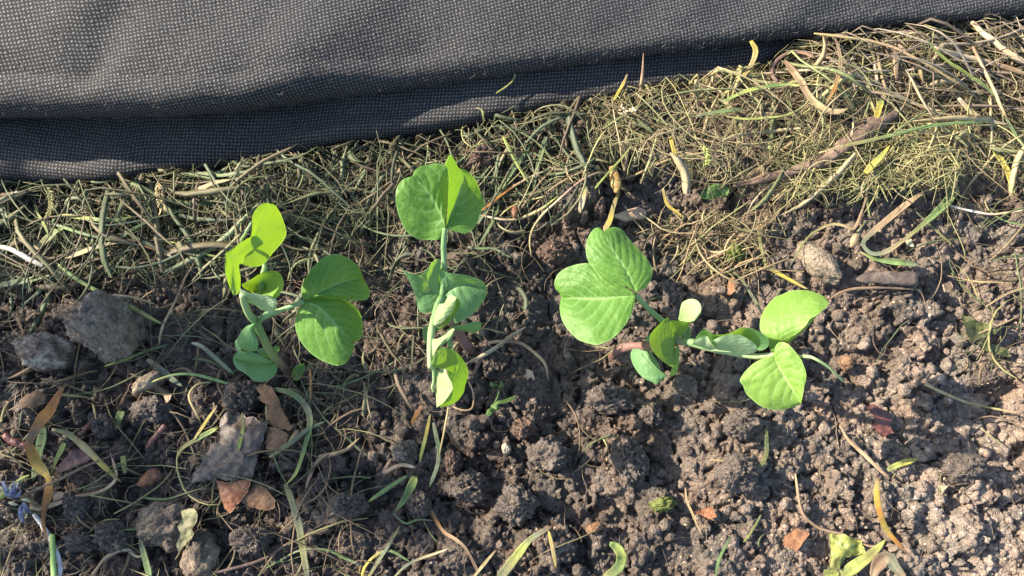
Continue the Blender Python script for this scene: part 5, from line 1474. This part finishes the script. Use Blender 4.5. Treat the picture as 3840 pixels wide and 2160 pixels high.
    ('dry_stalk', 'thin brown upright stalk with side roots near the right edge', 'stalk', 'j', [(2190, 350), (2240, 450), (2290, 560), (2350, 680), (2400, 800), (2450, 900)], [24, 26, 28, 28, 26, 20], ['brown', 'tan', 'tan', 'brown'], dict(lift=12.0, flat=0.8, mat='stalk')),
    ('straw', 'long straw from the hay down to the right edge', 'straw', 'j', [(2080, 740), (2160, 820), (2250, 890), (2350, 920), (2470, 940)], [34, 44, 40, 30, 20], ['pale', 'straw', 'pale', 'tan'], dict(lift=10.0)),
    ('grass_clipping', 'pale green stalk pair running off the right edge', 'grass blade', 'j', [(2440, 890), (2490, 980), (2540, 1060), (2620, 1150)], [26, 30, 30, 30], ['grey', 'green', 'grey'], dict(lift=9.0)),
    ('straw', 'tan straw sloping below the grey stalks', 'straw', 'j', [(1400, 690), (1550, 710), (1700, 760), (1850, 815), (1970, 840)], [22, 28, 30, 28, 18], ['tan', 'straw', 'tan'], dict(lift=10.0)),
    ('straw', 'thin olive straw with a wide bend at the fabric end', 'straw', 'j', [(330, 880), (480, 900), (620, 890), (780, 870), (900, 810), (980, 720), (1060, 590)], [14, 20, 20, 18, 16, 14, 10], ['olive', 'lime', 'olive', 'grey'], dict(lift=10.0, flat=0.6)),
    ('grass_clipping', 'flat grey-green blade below the fabric end', 'grass blade', 'j', [(110, 875), (230, 850), (340, 835), (460, 820)], [16, 28, 34, 20], ['grey', 'green', 'dgreen'], dict(lift=8.5)),
    ('grass_clipping', 'pale green blade arching below the fabric end', 'grass blade', 'j', [(300, 770), (450, 700), (600, 660), (760, 640), (920, 650)], [20, 30, 30, 28, 16], ['green', 'lime', 'green', 'lime'], dict(lift=10.0)),
    ('straw', 'yellow forked straw at the far right below the hay', 'straw', 'j', [(2350, 1120), (2410, 1220), (2460, 1320), (2500, 1460)], [40, 56, 50, 40], ['lime', 'yellow', 'lime'], dict(lift=7.0)),
    ('dry_stalk', 'curved pale stalk sticking out over the fabric fold', 'stalk', 'i', [(2280, 400), (2275, 520), (2262, 640), (2250, 720), (2230, 800)], [8, 16, 24, 28, 22], ['brown', 'tan', 'brown'], dict(zfix=[22, 20, 17, 14, 11], flat=0.6)),
    ('straw', 'short yellow straw poking over the lower fabric edge', 'straw', 'i', [(2158, 560), (2130, 630), (2090, 700), (2050, 770)], [10, 26, 28, 20], ['tan', 'yellow', 'lime'], dict(zfix=[20, 17, 14, 11])),
    ('straw', 'curled green thread lying on the fabric fold', 'straw', 'i', [(1312, 552), (1300, 600), (1250, 650), (1165, 705)], [10, 14, 14, 12], ['lime', 'olive', 'lime'], dict(zfix=[19, 18.5, 18, 17.5], flat=0.7)),
    ('straw', 'tiny crooked straw crumb on the sunlit lower fabric', 'straw', 'i', [(1020, 815), (1060, 830), (1072, 880), (1075, 935)], [12, 16, 14, 8], ['straw', 'lime', 'straw'], dict(zfix=[18, 17.5, 16.5, 13], flat=0.7)),
    # middle
    ('runner', 'hairy curved runner stem between the middle seedling and the big lit leaf', 'stem', 'l', [(105, 768), (230, 795), (350, 815), (480, 808), (600, 770), (700, 720), (780, 670), (880, 585)], [22, 24, 26, 30, 34, 34, 30, 20], ['pink', 'pale', 'tan', 'straw', 'straw', 'olive', 'lime'], dict(lift=4.0, flat=0.9, mat='stalk')),
    ('green_shoot', 'long pinkish arching stem in the middle', 'stem', 'l', [(625, 1185), (608, 1060), (620, 950), (670, 850), (760, 740), (860, 650), (960, 560), (1060, 470), (1180, 390), (1300, 342), (1400, 350), (1490, 382)], [16, 18, 20, 22, 24, 24, 24, 22, 22, 20, 18, 12], ['olive', 'straw', 'straw', 'pale', 'pink', 'pink', 'tan', 'pink'], dict(lift=5.0, flat=0.8, mat='stalk')),
    ('straw', 'orange strand running up to the right from the round leaf', 'straw', 'l', [(128, 722), (210, 660), (310, 580), (420, 495), (540, 425), (660, 362), (800, 312)], [22, 28, 28, 26, 22, 20, 12], ['rust', 'orange', 'orange', 'tan', 'straw', 'grey'], dict(lift=6.0, flat=0.5)),
    ('grass_clipping', 'pale green stem crossing the wide blades behind the round leaf', 'grass blade', 'l', [(340, -20), (400, 100), (460, 220), (530, 340), (612, 468)], [28, 32, 32, 30, 16], ['lime', 'green', 'lime', 'grey'], dict(lift=7.0, flat=0.5)),
    ('grass_clipping', 'wide grey-green blade slanting behind the round leaf', 'grass blade', 'l', [(80, 855), (190, 680), (300, 520), (400, 370), (500, 235), (640, 10)], [40, 56, 60, 60, 56, 40], ['grey', 'green', 'dgreen', 'green'], dict(lift=4.0)),
    ('grass_clipping', 'upright grey-green blade right of the wide slanting blade', 'grass blade', 'l', [(775, -20), (730, 130), (690, 280), (665, 400), (640, 535)], [44, 52, 50, 40, 14], ['grey', 'green', 'grey', 'dgreen'], dict(lift=5.0)),
    ('straw', 'bent yellow straw at the edge of the hay, right of the middle', 'straw', 'l', [(1948, 500), (1965, 590), (1995, 668), (2080, 735), (2175, 805)], [24, 30, 36, 34, 14], ['straw', 'yellow', 'yellow', 'olive'], dict(lift=5.0)),
    ('grass_clipping', 'bright lit yellow straw above the bent one in the hay', 'grass blade', 'l', [(2020, -20), (2050, 90), (2080, 200), (2110, 330)], [34, 44, 40, 16], ['yellow', 'yellow', 'lime'], dict(lift=8.0)),
    ('straw', 'thin green thread crossing behind the seed pod', 'straw', 'l', [(1265, 500), (1350, 400), (1430, 310), (1540, 190), (1640, 60)], [18, 22, 22, 20, 12], ['lime', 'lime', 'olive'], dict(lift=9.0, flat=0.5)),
    ('straw', 'bunch of yellow straw above the big lit leaf', 'straw', 'l', [(1510, 530), (1470, 620), (1440, 720), (1410, 830), (1350, 930)], [26, 40, 46, 60, 70], ['yellow', 'straw', 'yellow', 'straw'], dict(lift=4.0)),
    ('grass_clipping', 'short cream straw stub left of the seed pod', 'grass blade', 'l', [(1170, 470), (1150, 570), (1130, 660), (1110, 750)], [40, 56, 62, 40], ['olive', 'straw', 'pale', 'straw'], dict(lift=3.0)),
    ('grass_clipping', 'thin bent green blade right of the round leaf', 'grass blade', 'l', [(300, 600), (270, 760), (190, 920), (92, 1080)], [24, 28, 30, 20], ['grey', 'green', 'grey'], dict(lift=3.0)),
    ('grass_clipping', 'green twig-like blade pointing right below the round leaf', 'grass blade', 'l', [(-10, 1092), (120, 1105), (240, 1105), (330, 1150), (432, 1205)], [28, 30, 28, 24, 16], ['grey', 'green', 'grey', 'green'], dict(lift=3.0)),
    # left
    ('green_shoot', 'long straight green stem above the big grey stone', 'stem', 'f', [(590, -20), (740, 100), (950, 230), (1110, 305), (1290, 390), (1450, 480), (1618, 570)], [26, 34, 38, 38, 40, 40, 38], ['green', 'green', 'lime', 'lime', 'olive', 'lime'], dict(lift=6.0, flat=0.75, mat='stalk', zfix=None)),
    ('grass_clipping', 'broad teal blade at the left edge', 'grass blade', 'f', [(-40, 192), (100, 170), (250, 140), (380, 115), (520, 85)], [60, 66, 64, 54, 20], ['dgreen', 'grey', 'green', 'dgreen'], dict(lift=6.5)),
    ('dry_stalk', 'thin grey-brown stalk hanging right of the big grey stone', 'stalk', 'f', [(1905, -20), (1860, 120), (1800, 260), (1730, 410), (1650, 560), (1610, 680), (1600, 785)], [16, 20, 22, 24, 26, 26, 18], ['tan', 'brown', 'tan', 'tan'], dict(lift=4.0, flat=0.7, mat='stalk')),
    ('grass_clipping', 'pale blade lying below the big grey stone', 'grass blade', 'f', [(1050, 1002), (1160, 965), (1290, 925), (1420, 870), (1560, 820), (1700, 782)], [16, 30, 34, 32, 30, 16], ['lime', 'lime', 'olive', 'green', 'grey'], dict(lift=2.2)),
    ('grass_clipping', 'grey-green flat blade reaching the lowest leaf of the left seedling', 'grass blade', 'f', [(1930, 768), (2010, 790), (2080, 840), (2180, 930), (2270, 1010), (2365, 1092)], [26, 40, 44, 42, 40, 20], ['pale', 'grey', 'grey', 'green'], dict(lift=2.4)),
    ('green_shoot', 'green arched stem over the flat brown oval stone', 'stem', 'f', [(1332, 1252), (1420, 1205), (1530, 1160), (1680, 1105), (1810, 1080), (1960, 1085), (2120, 1125), (2345, 1192)], [16, 20, 22, 26, 28, 30, 32, 26], ['straw', 'olive', 'green', 'green', 'green'], dict(lift=4.0, flat=0.6, mat='stalk')),
    ('straw', 'thin pale thread over the top of the big grey stone', 'straw', 'f', [(1120, 285), (1220, 292), (1330, 305), (1440, 335), (1570, 380)], [16, 22, 24, 22, 10], ['pale', 'tan', 'pale'], dict(zfix=[17, 18, 16, 12, 8], flat=0.6)),
    ('grass_clipping', 'wide withered blade right of the flat brown oval stone', 'grass blade', 'f', [(1480, 930), (1560, 990), (1660, 1070), (1760, 1150), (1840, 1210)], [40, 56, 60, 56, 20], ['tan', 'grey', 'grey', 'grey'], dict(lift=1.6)),
    ('grass_clipping', 'bright green blade in the hay at the left, under the fabric', 'grass blade', 'k', [(525, 742), (555, 690), (640, 665), (760, 680), (900, 698), (1060, 715), (1200, 708), (1358, 672)], [20, 30, 40, 44, 42, 42, 38, 14], ['green', 'lime', 'lime', 'green', 'green', 'lime'], dict(lift=9.0)),
    ('dry_stalk', 'thick whitish stalk at the left edge of the hay', 'stalk', 'k', [(-30, 978), (90, 1000), (200, 1050), (320, 1120), (460, 1180)], [44, 48, 52, 52, 46], ['pale', 'white', 'white', 'grey'], dict(lift=7.5, flat=0.7, mat='stalk', taper=(1, 1, 1, 0.9))),
    ('straw', 'bundle of split tan straw in the left hay', 'straw', 'k', [(655, 1085), (760, 1060), (900, 1010), (1040, 965), (1180, 935), (1320, 945), (1420, 970)], [40, 50, 48, 40, 36, 32, 16], ['tan', 'straw', 'pale', 'straw', 'grey'], dict(lift=7.0)),
    ('straw', 'orange-brown straw end pointing at the left seedling', 'straw', 'k', [(1400, 955), (1500, 985), (1620, 1030), (1745, 1082)], [20, 30, 34, 32], ['brown', 'rust', 'tan', 'pale'], dict(lift=7.0, flat=0.6)),
    ('grass_clipping', 'long pale green stem reaching the lime leaves of the left seedling', 'grass blade', 'k', [(1540, 895), (1680, 930), (1830, 960), (1980, 1010), (2100, 1060), (2260, 1100)], [18, 26, 28, 28, 26, 14], ['olive', 'lime', 'lime', 'green'], dict(lift=7.0, flat=0.5)),
    ('grass_clipping', 'grey-green blade slanting up in the left hay', 'grass blade', 'k', [(1205, 890), (1330, 810), (1460, 740), (1580, 660), (1700, 590)], [30, 34, 32, 28, 12], ['grey', 'green', 'dgreen', 'grey'], dict(lift=8.0)),
    ('grass_clipping', 'wide green sheath in the left hay with a frayed end', 'grass blade', 'k', [(330, 1040), (410, 960), (480, 890), (540, 840), (650, 790)], [20, 60, 84, 70, 20], ['tan', 'olive', 'green', 'lime'], dict(lift=8.0)),
    ('grass_clipping', 'teal blade along the lower edge of the fabric', 'grass blade', 'k', [(1960, 235), (2080, 248), (2220, 262), (2380, 240), (2500, 215), (2580, 160)], [20, 36, 40, 36, 30, 16], ['grey', 'green', 'grey', 'green'], dict(lift=8.5)),
    ('dead_leaf', 'brownish blade under the fabric edge, left of the round leaf', 'dead leaf', 'k', [(1930, 440), (1990, 410), (2080, 370), (2180, 330), (2330, 305)], [40, 56, 50, 36, 14], ['brown', 'tan', 'straw', 'olive'], dict(lift=8.5)),
    ('grass_clipping', 'dark green stem, longest in the left hay', 'grass blade', 'k', [(455, 740), (600, 770), (760, 825), (920, 870), (1080, 905), (1180, 935)], [20, 30, 34, 34, 32, 20], ['grey', 'green', 'dgreen', 'green'], dict(lift=8.0, flat=0.5)),
    ('grass_clipping', 'bent lime blade below the seed head in the left hay', 'grass blade', 'k', [(345, 555), (380, 640), (430, 730), (490, 860)], [14, 26, 30, 20], ['olive', 'lime', 'green'], dict(lift=8.5)),
    ('straw', 'tubular tan straw end at the left edge by the fabric', 'straw', 'k', [(-30, 470), (60, 462), (140, 448), (205, 432)], [50, 54, 50, 40], ['brown', 'tan', 'pale', 'pale'], dict(lift=8.0, flat=0.8, mat='stalk', taper=(1, 1, 1, 1))),
]
for name, label, cat, reg, pts, w, cols, opt in BL:
    blade(name, label, cat, reg, pts, w, cols, **opt)

# ---------------------------------------------------------------- bark, branches and chips
blade('rotten_branch', 'rotten brown branch lying in the upper right hay', 'branch', 'j', [(380, 1405), (520, 1375), (700, 1325), (880, 1280), (1010, 1230), (1130, 1160), (1240, 1070), (1340, 1000), (1460, 930), (1620, 850)],
      [30, 50, 70, 84, 104, 110, 120, 128, 124, 90], ['brown'], lift=7.5, flat=0.75, mat='bark_brown', K=14, jitter=0.30, taper=(0.5, 1, 1, 0.7))
blade('wood_chip', 'grey weathered wood chip right of the long buff pebble', 'wood chip', 'm', [(1130, 800), (1220, 790), (1340, 785), (1470, 785), (1580, 790), (1655, 795)], [40, 90, 120, 130, 130, 100], ['grey'], lift=2.2, flat=0.6, mat='bark_grey', K=14, jitter=0.22, taper=(0.6, 1, 1, 0.9))
blade('bark', 'dark red wedge of bark at the lower left', 'bark', 'g', [(395, 712), (470, 660), (540, 610), (600, 575), (665, 535)], [20, 70, 110, 120, 80], ['brown'], lift=1.6, flat=0.35, mat='bark_red', K=12, jitter=0.2)
blade('twig', 'short red-brown twig piece left of the muddy dead leaf', 'twig', 'g', [(1045, 535), (1090, 480), (1140, 420), (1188, 368)], [32, 42, 46, 46], ['brown'], lift=2.4, flat=0.8, mat='bark_red', K=12, jitter=0.15, taper=(0.8, 1, 1, 0.9))
blade('twig', 'red twig by the twisted orange blade', 'twig', 'g', [(30, 440), (90, 480), (150, 505), (205, 530)], [40, 52, 52, 44], ['brown'], lift=1.2, flat=0.8, mat='bark_red', K=12, jitter=0.2, taper=(0.8, 1, 1, 0.9))
blade('twig', 'dark red twig above the wedge of bark', 'twig', 'g', [(560, 455), (605, 405), (655, 350)], [34, 36, 30], ['brown'], lift=1.2, flat=0.8, mat='bark_red', K=10, jitter=0.2)
blade('seed_pod', 'ochre ribbed seed pod standing in the hay, right of the middle', 'seed pod', 'l', [(1440, 262), (1450, 330), (1465, 400), (1480, 470), (1478, 545)], [60, 92, 112, 116, 60], ['straw'], lift=5.0, flat=0.75, mat='pod', K=14, jitter=0.16, taper=(0.8, 1, 1, 0.6))
blade('fallen_bud', 'small red scaly bud on the hairy runner', 'bud', 'l', [(462, 672), (458, 710), (456, 750), (460, 805)], [26, 62, 72, 26], ['brown'], lift=5.2, flat=0.8, mat='leaf_rust', K=12, jitter=0.2, taper=(0.5, 1, 1, 0.5))

# ---------------------------------------------------------------- dead leaves and flakes
flake('dead_leaf', 'large wet muddy dead leaf at the lower left', 'dead leaf', 'g', [(1590, 280), (1700, 275), (1830, 330), (1910, 350), (1880, 480), (1840, 570), (1830, 650), (1800, 740), (1700, 775), (1560, 755), (1360, 790), (1400, 700), (1450, 600), (1500, 510), (1570, 490), (1565, 380)], 'leaf_mud', 2.2, 2.4, 0.35, dome=1.4, rings=22, nang=110, center=(1690, 600))
flake('dead_leaf', 'curved dull brown leaf scrap above the muddy dead leaf', 'dead leaf', 'g', [(1815, 90), (1880, 70), (1940, 100), (1990, 180), (2010, 250), (2050, 320), (2085, 380), (2070, 412), (2000, 395), (1925, 360), (1905, 300), (1912, 215), (1830, 182), (1860, 150)], 'leaf_brown', 3.0, 0.7, 0.3, rings=16, nang=90, center=(1960, 250))
flake('dead_leaf', 'rusty orange leaf triangle under the muddy dead leaf', 'dead leaf', 'g', [(1545, 765), (1640, 780), (1790, 755), (1780, 830), (1720, 910), (1640, 1000), (1600, 960), (1570, 880)], 'leaf_rust', 1.8, 0.7, 0.3, dome=0.8)
flake('dead_leaf', 'dark brown leaf piece right of the rusty orange triangle', 'dead leaf', 'g', [(1760, 850), (1830, 790), (1900, 820), (1960, 900), (1970, 960), (1900, 980), (1790, 960), (1730, 920)], 'leaf_brown', 1.2, 0.8, 0.3, dome=0.5)
flake('dead_leaf', 'dark reddish leaf piece right of the muddy dead leaf', 'dead leaf', 'g', [(1905, 380), (1990, 390), (2060, 440), (2040, 520), (1960, 560), (1900, 540)], 'leaf_brown', 1.0, 0.7, 0.3)
flake('dead_leaf', 'pale curled dead leaf lying over the greyish flat stone', 'dead leaf', 'g', [(1285, 980), (1350, 958), (1408, 975), (1405, 1060), (1370, 1110), (1385, 1150), (1330, 1220), (1275, 1275), (1255, 1225), (1290, 1150), (1265, 1095), (1310, 1040)], 'leaf_pale', 5.6, 1.3, 0.3, freq=220)
flake('dead_leaf', 'small shiny rust leaf curl near the red bark', 'dead leaf', 'g', [(970, 800), (1010, 740), (1060, 690), (1105, 678), (1150, 710), (1155, 750), (1090, 790), (1010, 815)], 'leaf_rust', 2.2, 0.9, 0.3, dome=1.5)
flake('dead_leaf', 'brown dry leaf flake above the twisted orange blade', 'dead leaf', 'g', [(125, 205), (190, 150), (270, 122), (330, 160), (320, 215), (240, 250), (170, 245)], 'leaf_brown', 2.0, 1.0, 0.3, dome=1.2)
flake('dead_leaf', 'orange speckled leaf scrap at the bottom right', 'dead leaf', 'o', [(765, 1155), (850, 1088), (900, 1100), (955, 1130), (915, 1190), (862, 1262), (800, 1235), (755, 1215)], 'chip_orange', 2.0, 0.7, 0.3)
flake('dead_leaf', 'folded wilted lime leaf at the bottom right', 'dead leaf', 'o', [(1108, 1130), (1200, 1125), (1290, 1170), (1345, 1185), (1380, 1275), (1290, 1300), (1230, 1310), (1180, 1400), (1112, 1395), (1118, 1290)], 'leaf_lime', 2.6, 1.8, 0.3, freq=180, dome=1.0)
flake('dead_leaf', 'lime leaf scrap at the bottom edge below the folded one', 'dead leaf', 'o', [(1070, 1400), (1130, 1390), (1180, 1420), (1170, 1475), (1060, 1475)], 'leaf_lime', 2.2, 1.0, 0.3)
flake('dead_leaf', 'pinkish red leaf fragment at the left of the lower right soil', 'dead leaf', 'o', [(80, 965), (150, 945), (220, 922), (258, 1000), (205, 1022), (140, 990)], 'leaf_rust', 1.6, 0.6, 0.25)
flake('dead_leaf', 'dark red rotting leaf in the shade by the round leaf shadow', 'dead leaf', 'o', [(1385, 175), (1440, 150), (1510, 190), (1590, 240), (1560, 300), (1590, 370), (1510, 400), (1440, 330), (1455, 250)], 'bark_red', 1.6, 1.2, 0.3)
flake('wilted_weed', 'dark wilted weed leaf at the right edge', 'weed', 'm', [(2040, 1110), (2110, 1120), (2180, 1160), (2290, 1185), (2370, 1220), (2330, 1270), (2230, 1300), (2160, 1320), (2130, 1340), (2090, 1270)], 'leaf_dark', 2.4, 1.4, 0.3, freq=200)
flake('wilted_weed', 'olive toothed weed leaf below the dark wilted one', 'weed', 'm', [(2160, 1335), (2260, 1345), (2350, 1370), (2440, 1400), (2470, 1470), (2380, 1460), (2280, 1430), (2200, 1390)], 'leaf_dark', 2.0, 1.0, 0.3, freq=200)
flake('green_scrap', 'crumpled dark green leaf scrap at the edge of the hay', 'leaf scrap', 'l', [(2310, 560), (2360, 490), (2450, 455), (2530, 450), (2620, 500), (2600, 570), (2500, 590), (2420, 612), (2340, 600)], 'weed', 3.5, 1.5, 0.3, freq=220)
flake('wood_chip', 'pinkish tan splintered chip above the big lit leaf', 'wood chip', 'l', [(1450, 772), (1560, 725), (1690, 678), (1745, 700), (1792, 735), (1760, 800), (1660, 812), (1590, 825), (1500, 800)], 'chip_tan', 3.2, 0.8, 0.9, dome=1.5)
flake('chip', 'tan triangular chip on the crumbly clod at the left', 'chip', 'g', [(1165, 155), (1225, 150), (1215, 185), (1185, 215)], 'chip_tan', 4.5, 0.2, 0.7, rings=5, nang=28)
flake('chip', 'tan square chip above the curved root at the lower left', 'chip', 'g', [(375, 842), (462, 848), (445, 885), (378, 925)], 'chip_tan', 1.8, 0.2, 0.7, rings=5, nang=28)
flake('chip', 'orange speckled chip on a clod below the pale leaf', 'chip', 'o', [(400, 262), (525, 235), (522, 300), (450, 302)], 'chip_orange', 5.2, 0.2, 0.8, rings=5, nang=32)
flake('chip', 'light tan chip right of the wood chip at the right edge', 'chip', 'm', [(1885, 840), (1935, 812), (1965, 855), (1945, 912), (1900, 905)], 'chip_tan', 1.8, 0.2, 0.9, rings=5, nang=28)
flake('chip', 'cream flake below the looped blade at the right', 'chip', 'm', [(1550, 460), (1600, 448), (1628, 522), (1580, 510)], 'petal_cream', 2.0, 0.3, 0.4, rings=5, nang=28)
flake('chip', 'cream chip below the round leaf shadow at the right', 'chip', 'o', [(1930, 765), (1970, 770), (2010, 765), (1975, 800), (1960, 830)], 'petal_cream', 1.4, 0.2, 0.5, rings=5, nang=28)
flake('chip', 'orange-brown chip standing in the soil right of the looped straw', 'chip', 'm', [(40, 780), (70, 770), (78, 900), (40, 935), (10, 915)], 'chip_orange', 1.6, 0.4, 0.6, rings=6, nang=32)
flake('dry_flake', 'light brown dry petal flake right of the middle seedling foot', 'flake', 's', [(600, 615), (640, 630), (655, 690), (625, 665), (605, 690)], 'chip_tan', 1.6, 0.4, 0.3, rings=5, nang=30)
lump('moss_tuft', 'small bright green moss tuft near the bottom, right of the middle', 'moss', 'n', (2590, 905), (75, 40), 2.4, 'moss', 12, 0.45, 0.4, 0, 0.3, 4, None, 0.2)
lump('moss_tuft', 'yellow-green moss tuft above the leaning seedling', 'moss', 'm', (75, 580), (80, 75), 3.4, 'moss', 0, 0.45, 0.4, 0, 0.3, 4, None, 0.2)


# ---------------------------------------------------------------- things made of parts
def group_root(name, label, cat, reg, c):
    f = full(reg, c)
    w = P(f[0], f[1], 0.003); w[2] = float(soil_z(w[0], w[1]))
    e = bpy.data.objects.new(name, None)
    e.empty_display_size = 0.005
    e.location = w; e['_o'] = list(w)
    COL.objects.link(e)
    tag(e, label, cat)
    return e


def strip_part(name, parent, reg, pts, w, mat, lift, flat=0.3, col=None, K=6, label=None, jitter=0.0):
    q = spline(full(reg, pts), 18)
    path = drape(q, lift[0], None if len(lift) == 1 else [0] + [v - lift[0] for v in lift[1:]])
    t = np.linspace(0, 1, 18)
    w = np.atleast_1d(np.asarray(w, float)) / REG[reg][2] * PXM
    wid = np.interp(t, np.linspace(0, 1, len(w)), w) * np.interp(t, [0, 0.1, 0.85, 1], [0.7, 1, 0.9, 0.25])
    V, F = tube_sheet(path, wid, np.maximum(wid * flat, 0.0001), K, rng.uniform(-0.5, 0.5), 0.3 if flat < 0.6 else 0, jitter, 7)
    at = None
    if col is not None:
        c = np.array(CN[col] if isinstance(col, str) else col)
        at = {'Col': np.tile(c, (len(V), 1))}
    o = link(name, make_mesh(name, V - np.array(parent['_o']), F, M[mat], at), parent)
    return o


fl = group_root('dried_flower', 'withered blue and cream flower scraps at the left edge', 'flower', 'g', (110, 860))
strip_part('stem', fl, 'g', [(-20, 900), (60, 840), (140, 770), (215, 725)], [34, 36, 34, 30], 'stalk', [2.5], 0.7, 'lime')
for pts in ([(20, 770), (40, 830), (70, 880)], [(60, 800), (80, 850), (60, 890)], [(100, 770), (95, 830), (120, 880)], [(140, 760), (120, 810), (110, 860)],
            [(150, 830), (130, 870), (90, 890)], [(150, 940), (145, 1000), (165, 1070)], [(165, 920), (190, 970), (220, 1000)], [(175, 935), (170, 990), (185, 1020)], [(30, 860), (70, 870), (120, 890)]):
    strip_part('petal', fl, 'g', pts, [18, 26, 14], 'petal_blue', [4.0, 6.0, 4.0])
for pts in ([(80, 790), (70, 830), (80, 850)], [(150, 900), (190, 905), (220, 920)], [(180, 990), (190, 1020), (175, 1035)], [(0, 810), (15, 830), (10, 850)], [(60, 920), (100, 935), (130, 940)]):
    strip_part('petal', fl, 'g', pts, [16, 22, 12], 'petal_cream', [4.5, 6.0, 4.5])

wd = group_root('tiny_weed', 'tiny green weed sprout below and right of the middle seedling', 'weed', 'n', (1300, 160))
strip_part('stem', wd, 'n', [(1270, 235), (1300, 170), (1330, 120), (1350, 60), (1340, 0)], [10, 12, 12, 10], 'weed', [0.8, 2.5, 2.0], 0.8)
for pts, w in (([(1290, 170), (1350, 140), (1410, 130), (1490, 85)], [20, 34, 44, 16]), ([(1300, 175), (1330, 180), (1365, 175)], [16, 44, 12]), ([(1265, 240), (1290, 205), (1320, 190)], [30, 50, 20]), ([(1340, 10), (1300, 5), (1290, -20)], [14, 40, 20]), ([(1345, 20), (1370, 10), (1365, -25)], [14, 40, 20])):
    strip_part('leaf', wd, 'n', pts, w, 'weed', [2.0, 3.0, 2.4], 0.12)


def seed_head(label, reg, axis, n, spread, col, lift, cat='seed head'):
    root_ = group_root('grass_panicle', label, cat, reg, axis[len(axis) // 2])
    strip_part('stem', root_, reg, axis, [10, 12, 8], 'stalk', [lift], 0.8, col)
    q = spline(np.array(axis, float), n + 2)[1:-1]
    d = np.gradient(q, axis=0)
    for k in range(n):
        s = 1 if k % 2 else -1
        t = d[k] / np.linalg.norm(d[k]); nn = np.array([-t[1], t[0]]) * s
        a = q[k] + nn * rng.uniform(0, 0.3) * spread
        b = q[k] + nn * rng.uniform(0.5, 1.0) * spread + t * spread * rng.uniform(0.4, 1.3)
        strip_part('spikelet', root_, reg, [a, 0.5 * (a + b) + t * 4, b], [10, 24, 6], 'strand', [lift + rng.uniform(0, 2)], 0.45, tuple(np.array(CN[col]) * rng.uniform(0.8, 1.3)))


seed_head('green grass seed head hanging in the left hay below the fabric', 'k', [(470, 380), (500, 440), (510, 540), (500, 620), (480, 690)], 22, 44, 'olive', 8.5)
seed_head('fuzzy pale seed head in the left hay nearer the middle', 'k', [(1590, 330), (1600, 400), (1610, 480), (1630, 560), (1640, 605)], 22, 60, 'straw', 8.5)
seed_head('small pale seed head sticking up at the lower fabric edge', 'i', [(2240, 820), (2190, 830), (2140, 850), (2110, 810)], 12, 26, 'pale', 9.0)
seed_head('yellow-green seed head in the sunlit hay right of the seed pod', 'l', [(2350, 60), (2380, 130), (2400, 200), (2390, 260)], 14, 36, 'lime', 8.0)

# shrub added out of view on the sunny side to dapple the low sun
_c = P(1000, 2200, 0.0)
SHR = np.array([_c[0] + SUN_H[0] * 0.72, _c[1] + SUN_H[1] * 0.72, 0.0])
sh = bpy.data.objects.new('added_shade_shrub', None)
sh.location = SHR; sh['_o'] = list(SHR)
COL.objects.link(sh)
tag(sh, 'unseen leafy shrub added left of the bed to cast dappled shade', 'shrub')
cross = np.array([-SUN_H[1], SUN_H[0]])          # across the light
SHW, SHT = 0.108, 0.452                           # half width, height
rng = np.random.default_rng(5)
for k in range(7):
    e = rng.uniform(-0.7, 0.8) * SHW
    top = np.array([SHR[0] + cross[0] * e, SHR[1] + cross[1] * e, rng.uniform(0.75, 1.0) * SHT])
    mid_ = SHR * 0.4 + top * 0.6 + np.array([0, 0, -0.02])
    pth = spline(np.array([SHR + [0, 0, -0.02], mid_, top]), 16)
    V, F = tube_sheet(pth, np.linspace(0.008, 0.002, 16), np.linspace(0.008, 0.002, 16), 8, 0, 0, 0.1, k)
    link('branch', make_mesh('branch', V - SHR, F, M['bark_grey']), sh)
nl = 300
ee = rng.uniform(-0.88, 1.1, nl); hh = rng.random(nl) ** 0.8
pos = SHR + np.stack([cross[0] * ee * SHW + rng.normal(0, 0.03, nl), cross[1] * ee * SHW + rng.normal(0, 0.004, nl), 0.03 + hh * (SHT - 0.03) * (1 - 0.10 * np.abs(ee))], -1)
t_ = np.linspace(0, 1, 7)
lw = np.sin(np.pi * t_) ** 0.8 * 0.30 + 0.01
leafg = np.stack([np.stack([t_, s * lw, 0.10 * np.abs(s) - 0.15 * t_ ** 2], -1) for s in (-1, 0, 1)], 1)
VV, FF = [], []
gf = grid_faces(7, 3)
for k in range(nl):
    a = rng.uniform(0, 2 * np.pi); b = rng.uniform(-0.7, 0.5); c = rng.uniform(-0.9, 0.9); s = rng.uniform(0.026, 0.044)
    Rz = np.array([[math.cos(a), -math.sin(a), 0], [math.sin(a), math.cos(a), 0], [0, 0, 1]])
    Ry = np.array([[math.cos(b), 0, math.sin(b)], [0, 1, 0], [-math.sin(b), 0, math.cos(b)]])
    Rx = np.array([[1, 0, 0], [0, math.cos(c), -math.sin(c)], [0, math.sin(c), math.cos(c)]])
    VV.append(((leafg.reshape(-1, 3) - np.array([0.5, 0, 0])) * s) @ (Rz @ Ry @ Rx).T + pos[k]); FF.append(gf + 21 * k)
o = link('foliage', make_mesh('foliage', np.vstack(VV) - SHR, np.vstack(FF), M['weed']), sh)

for o in list(bpy.data.objects):
    if '_o' in o:
        del o['_o']
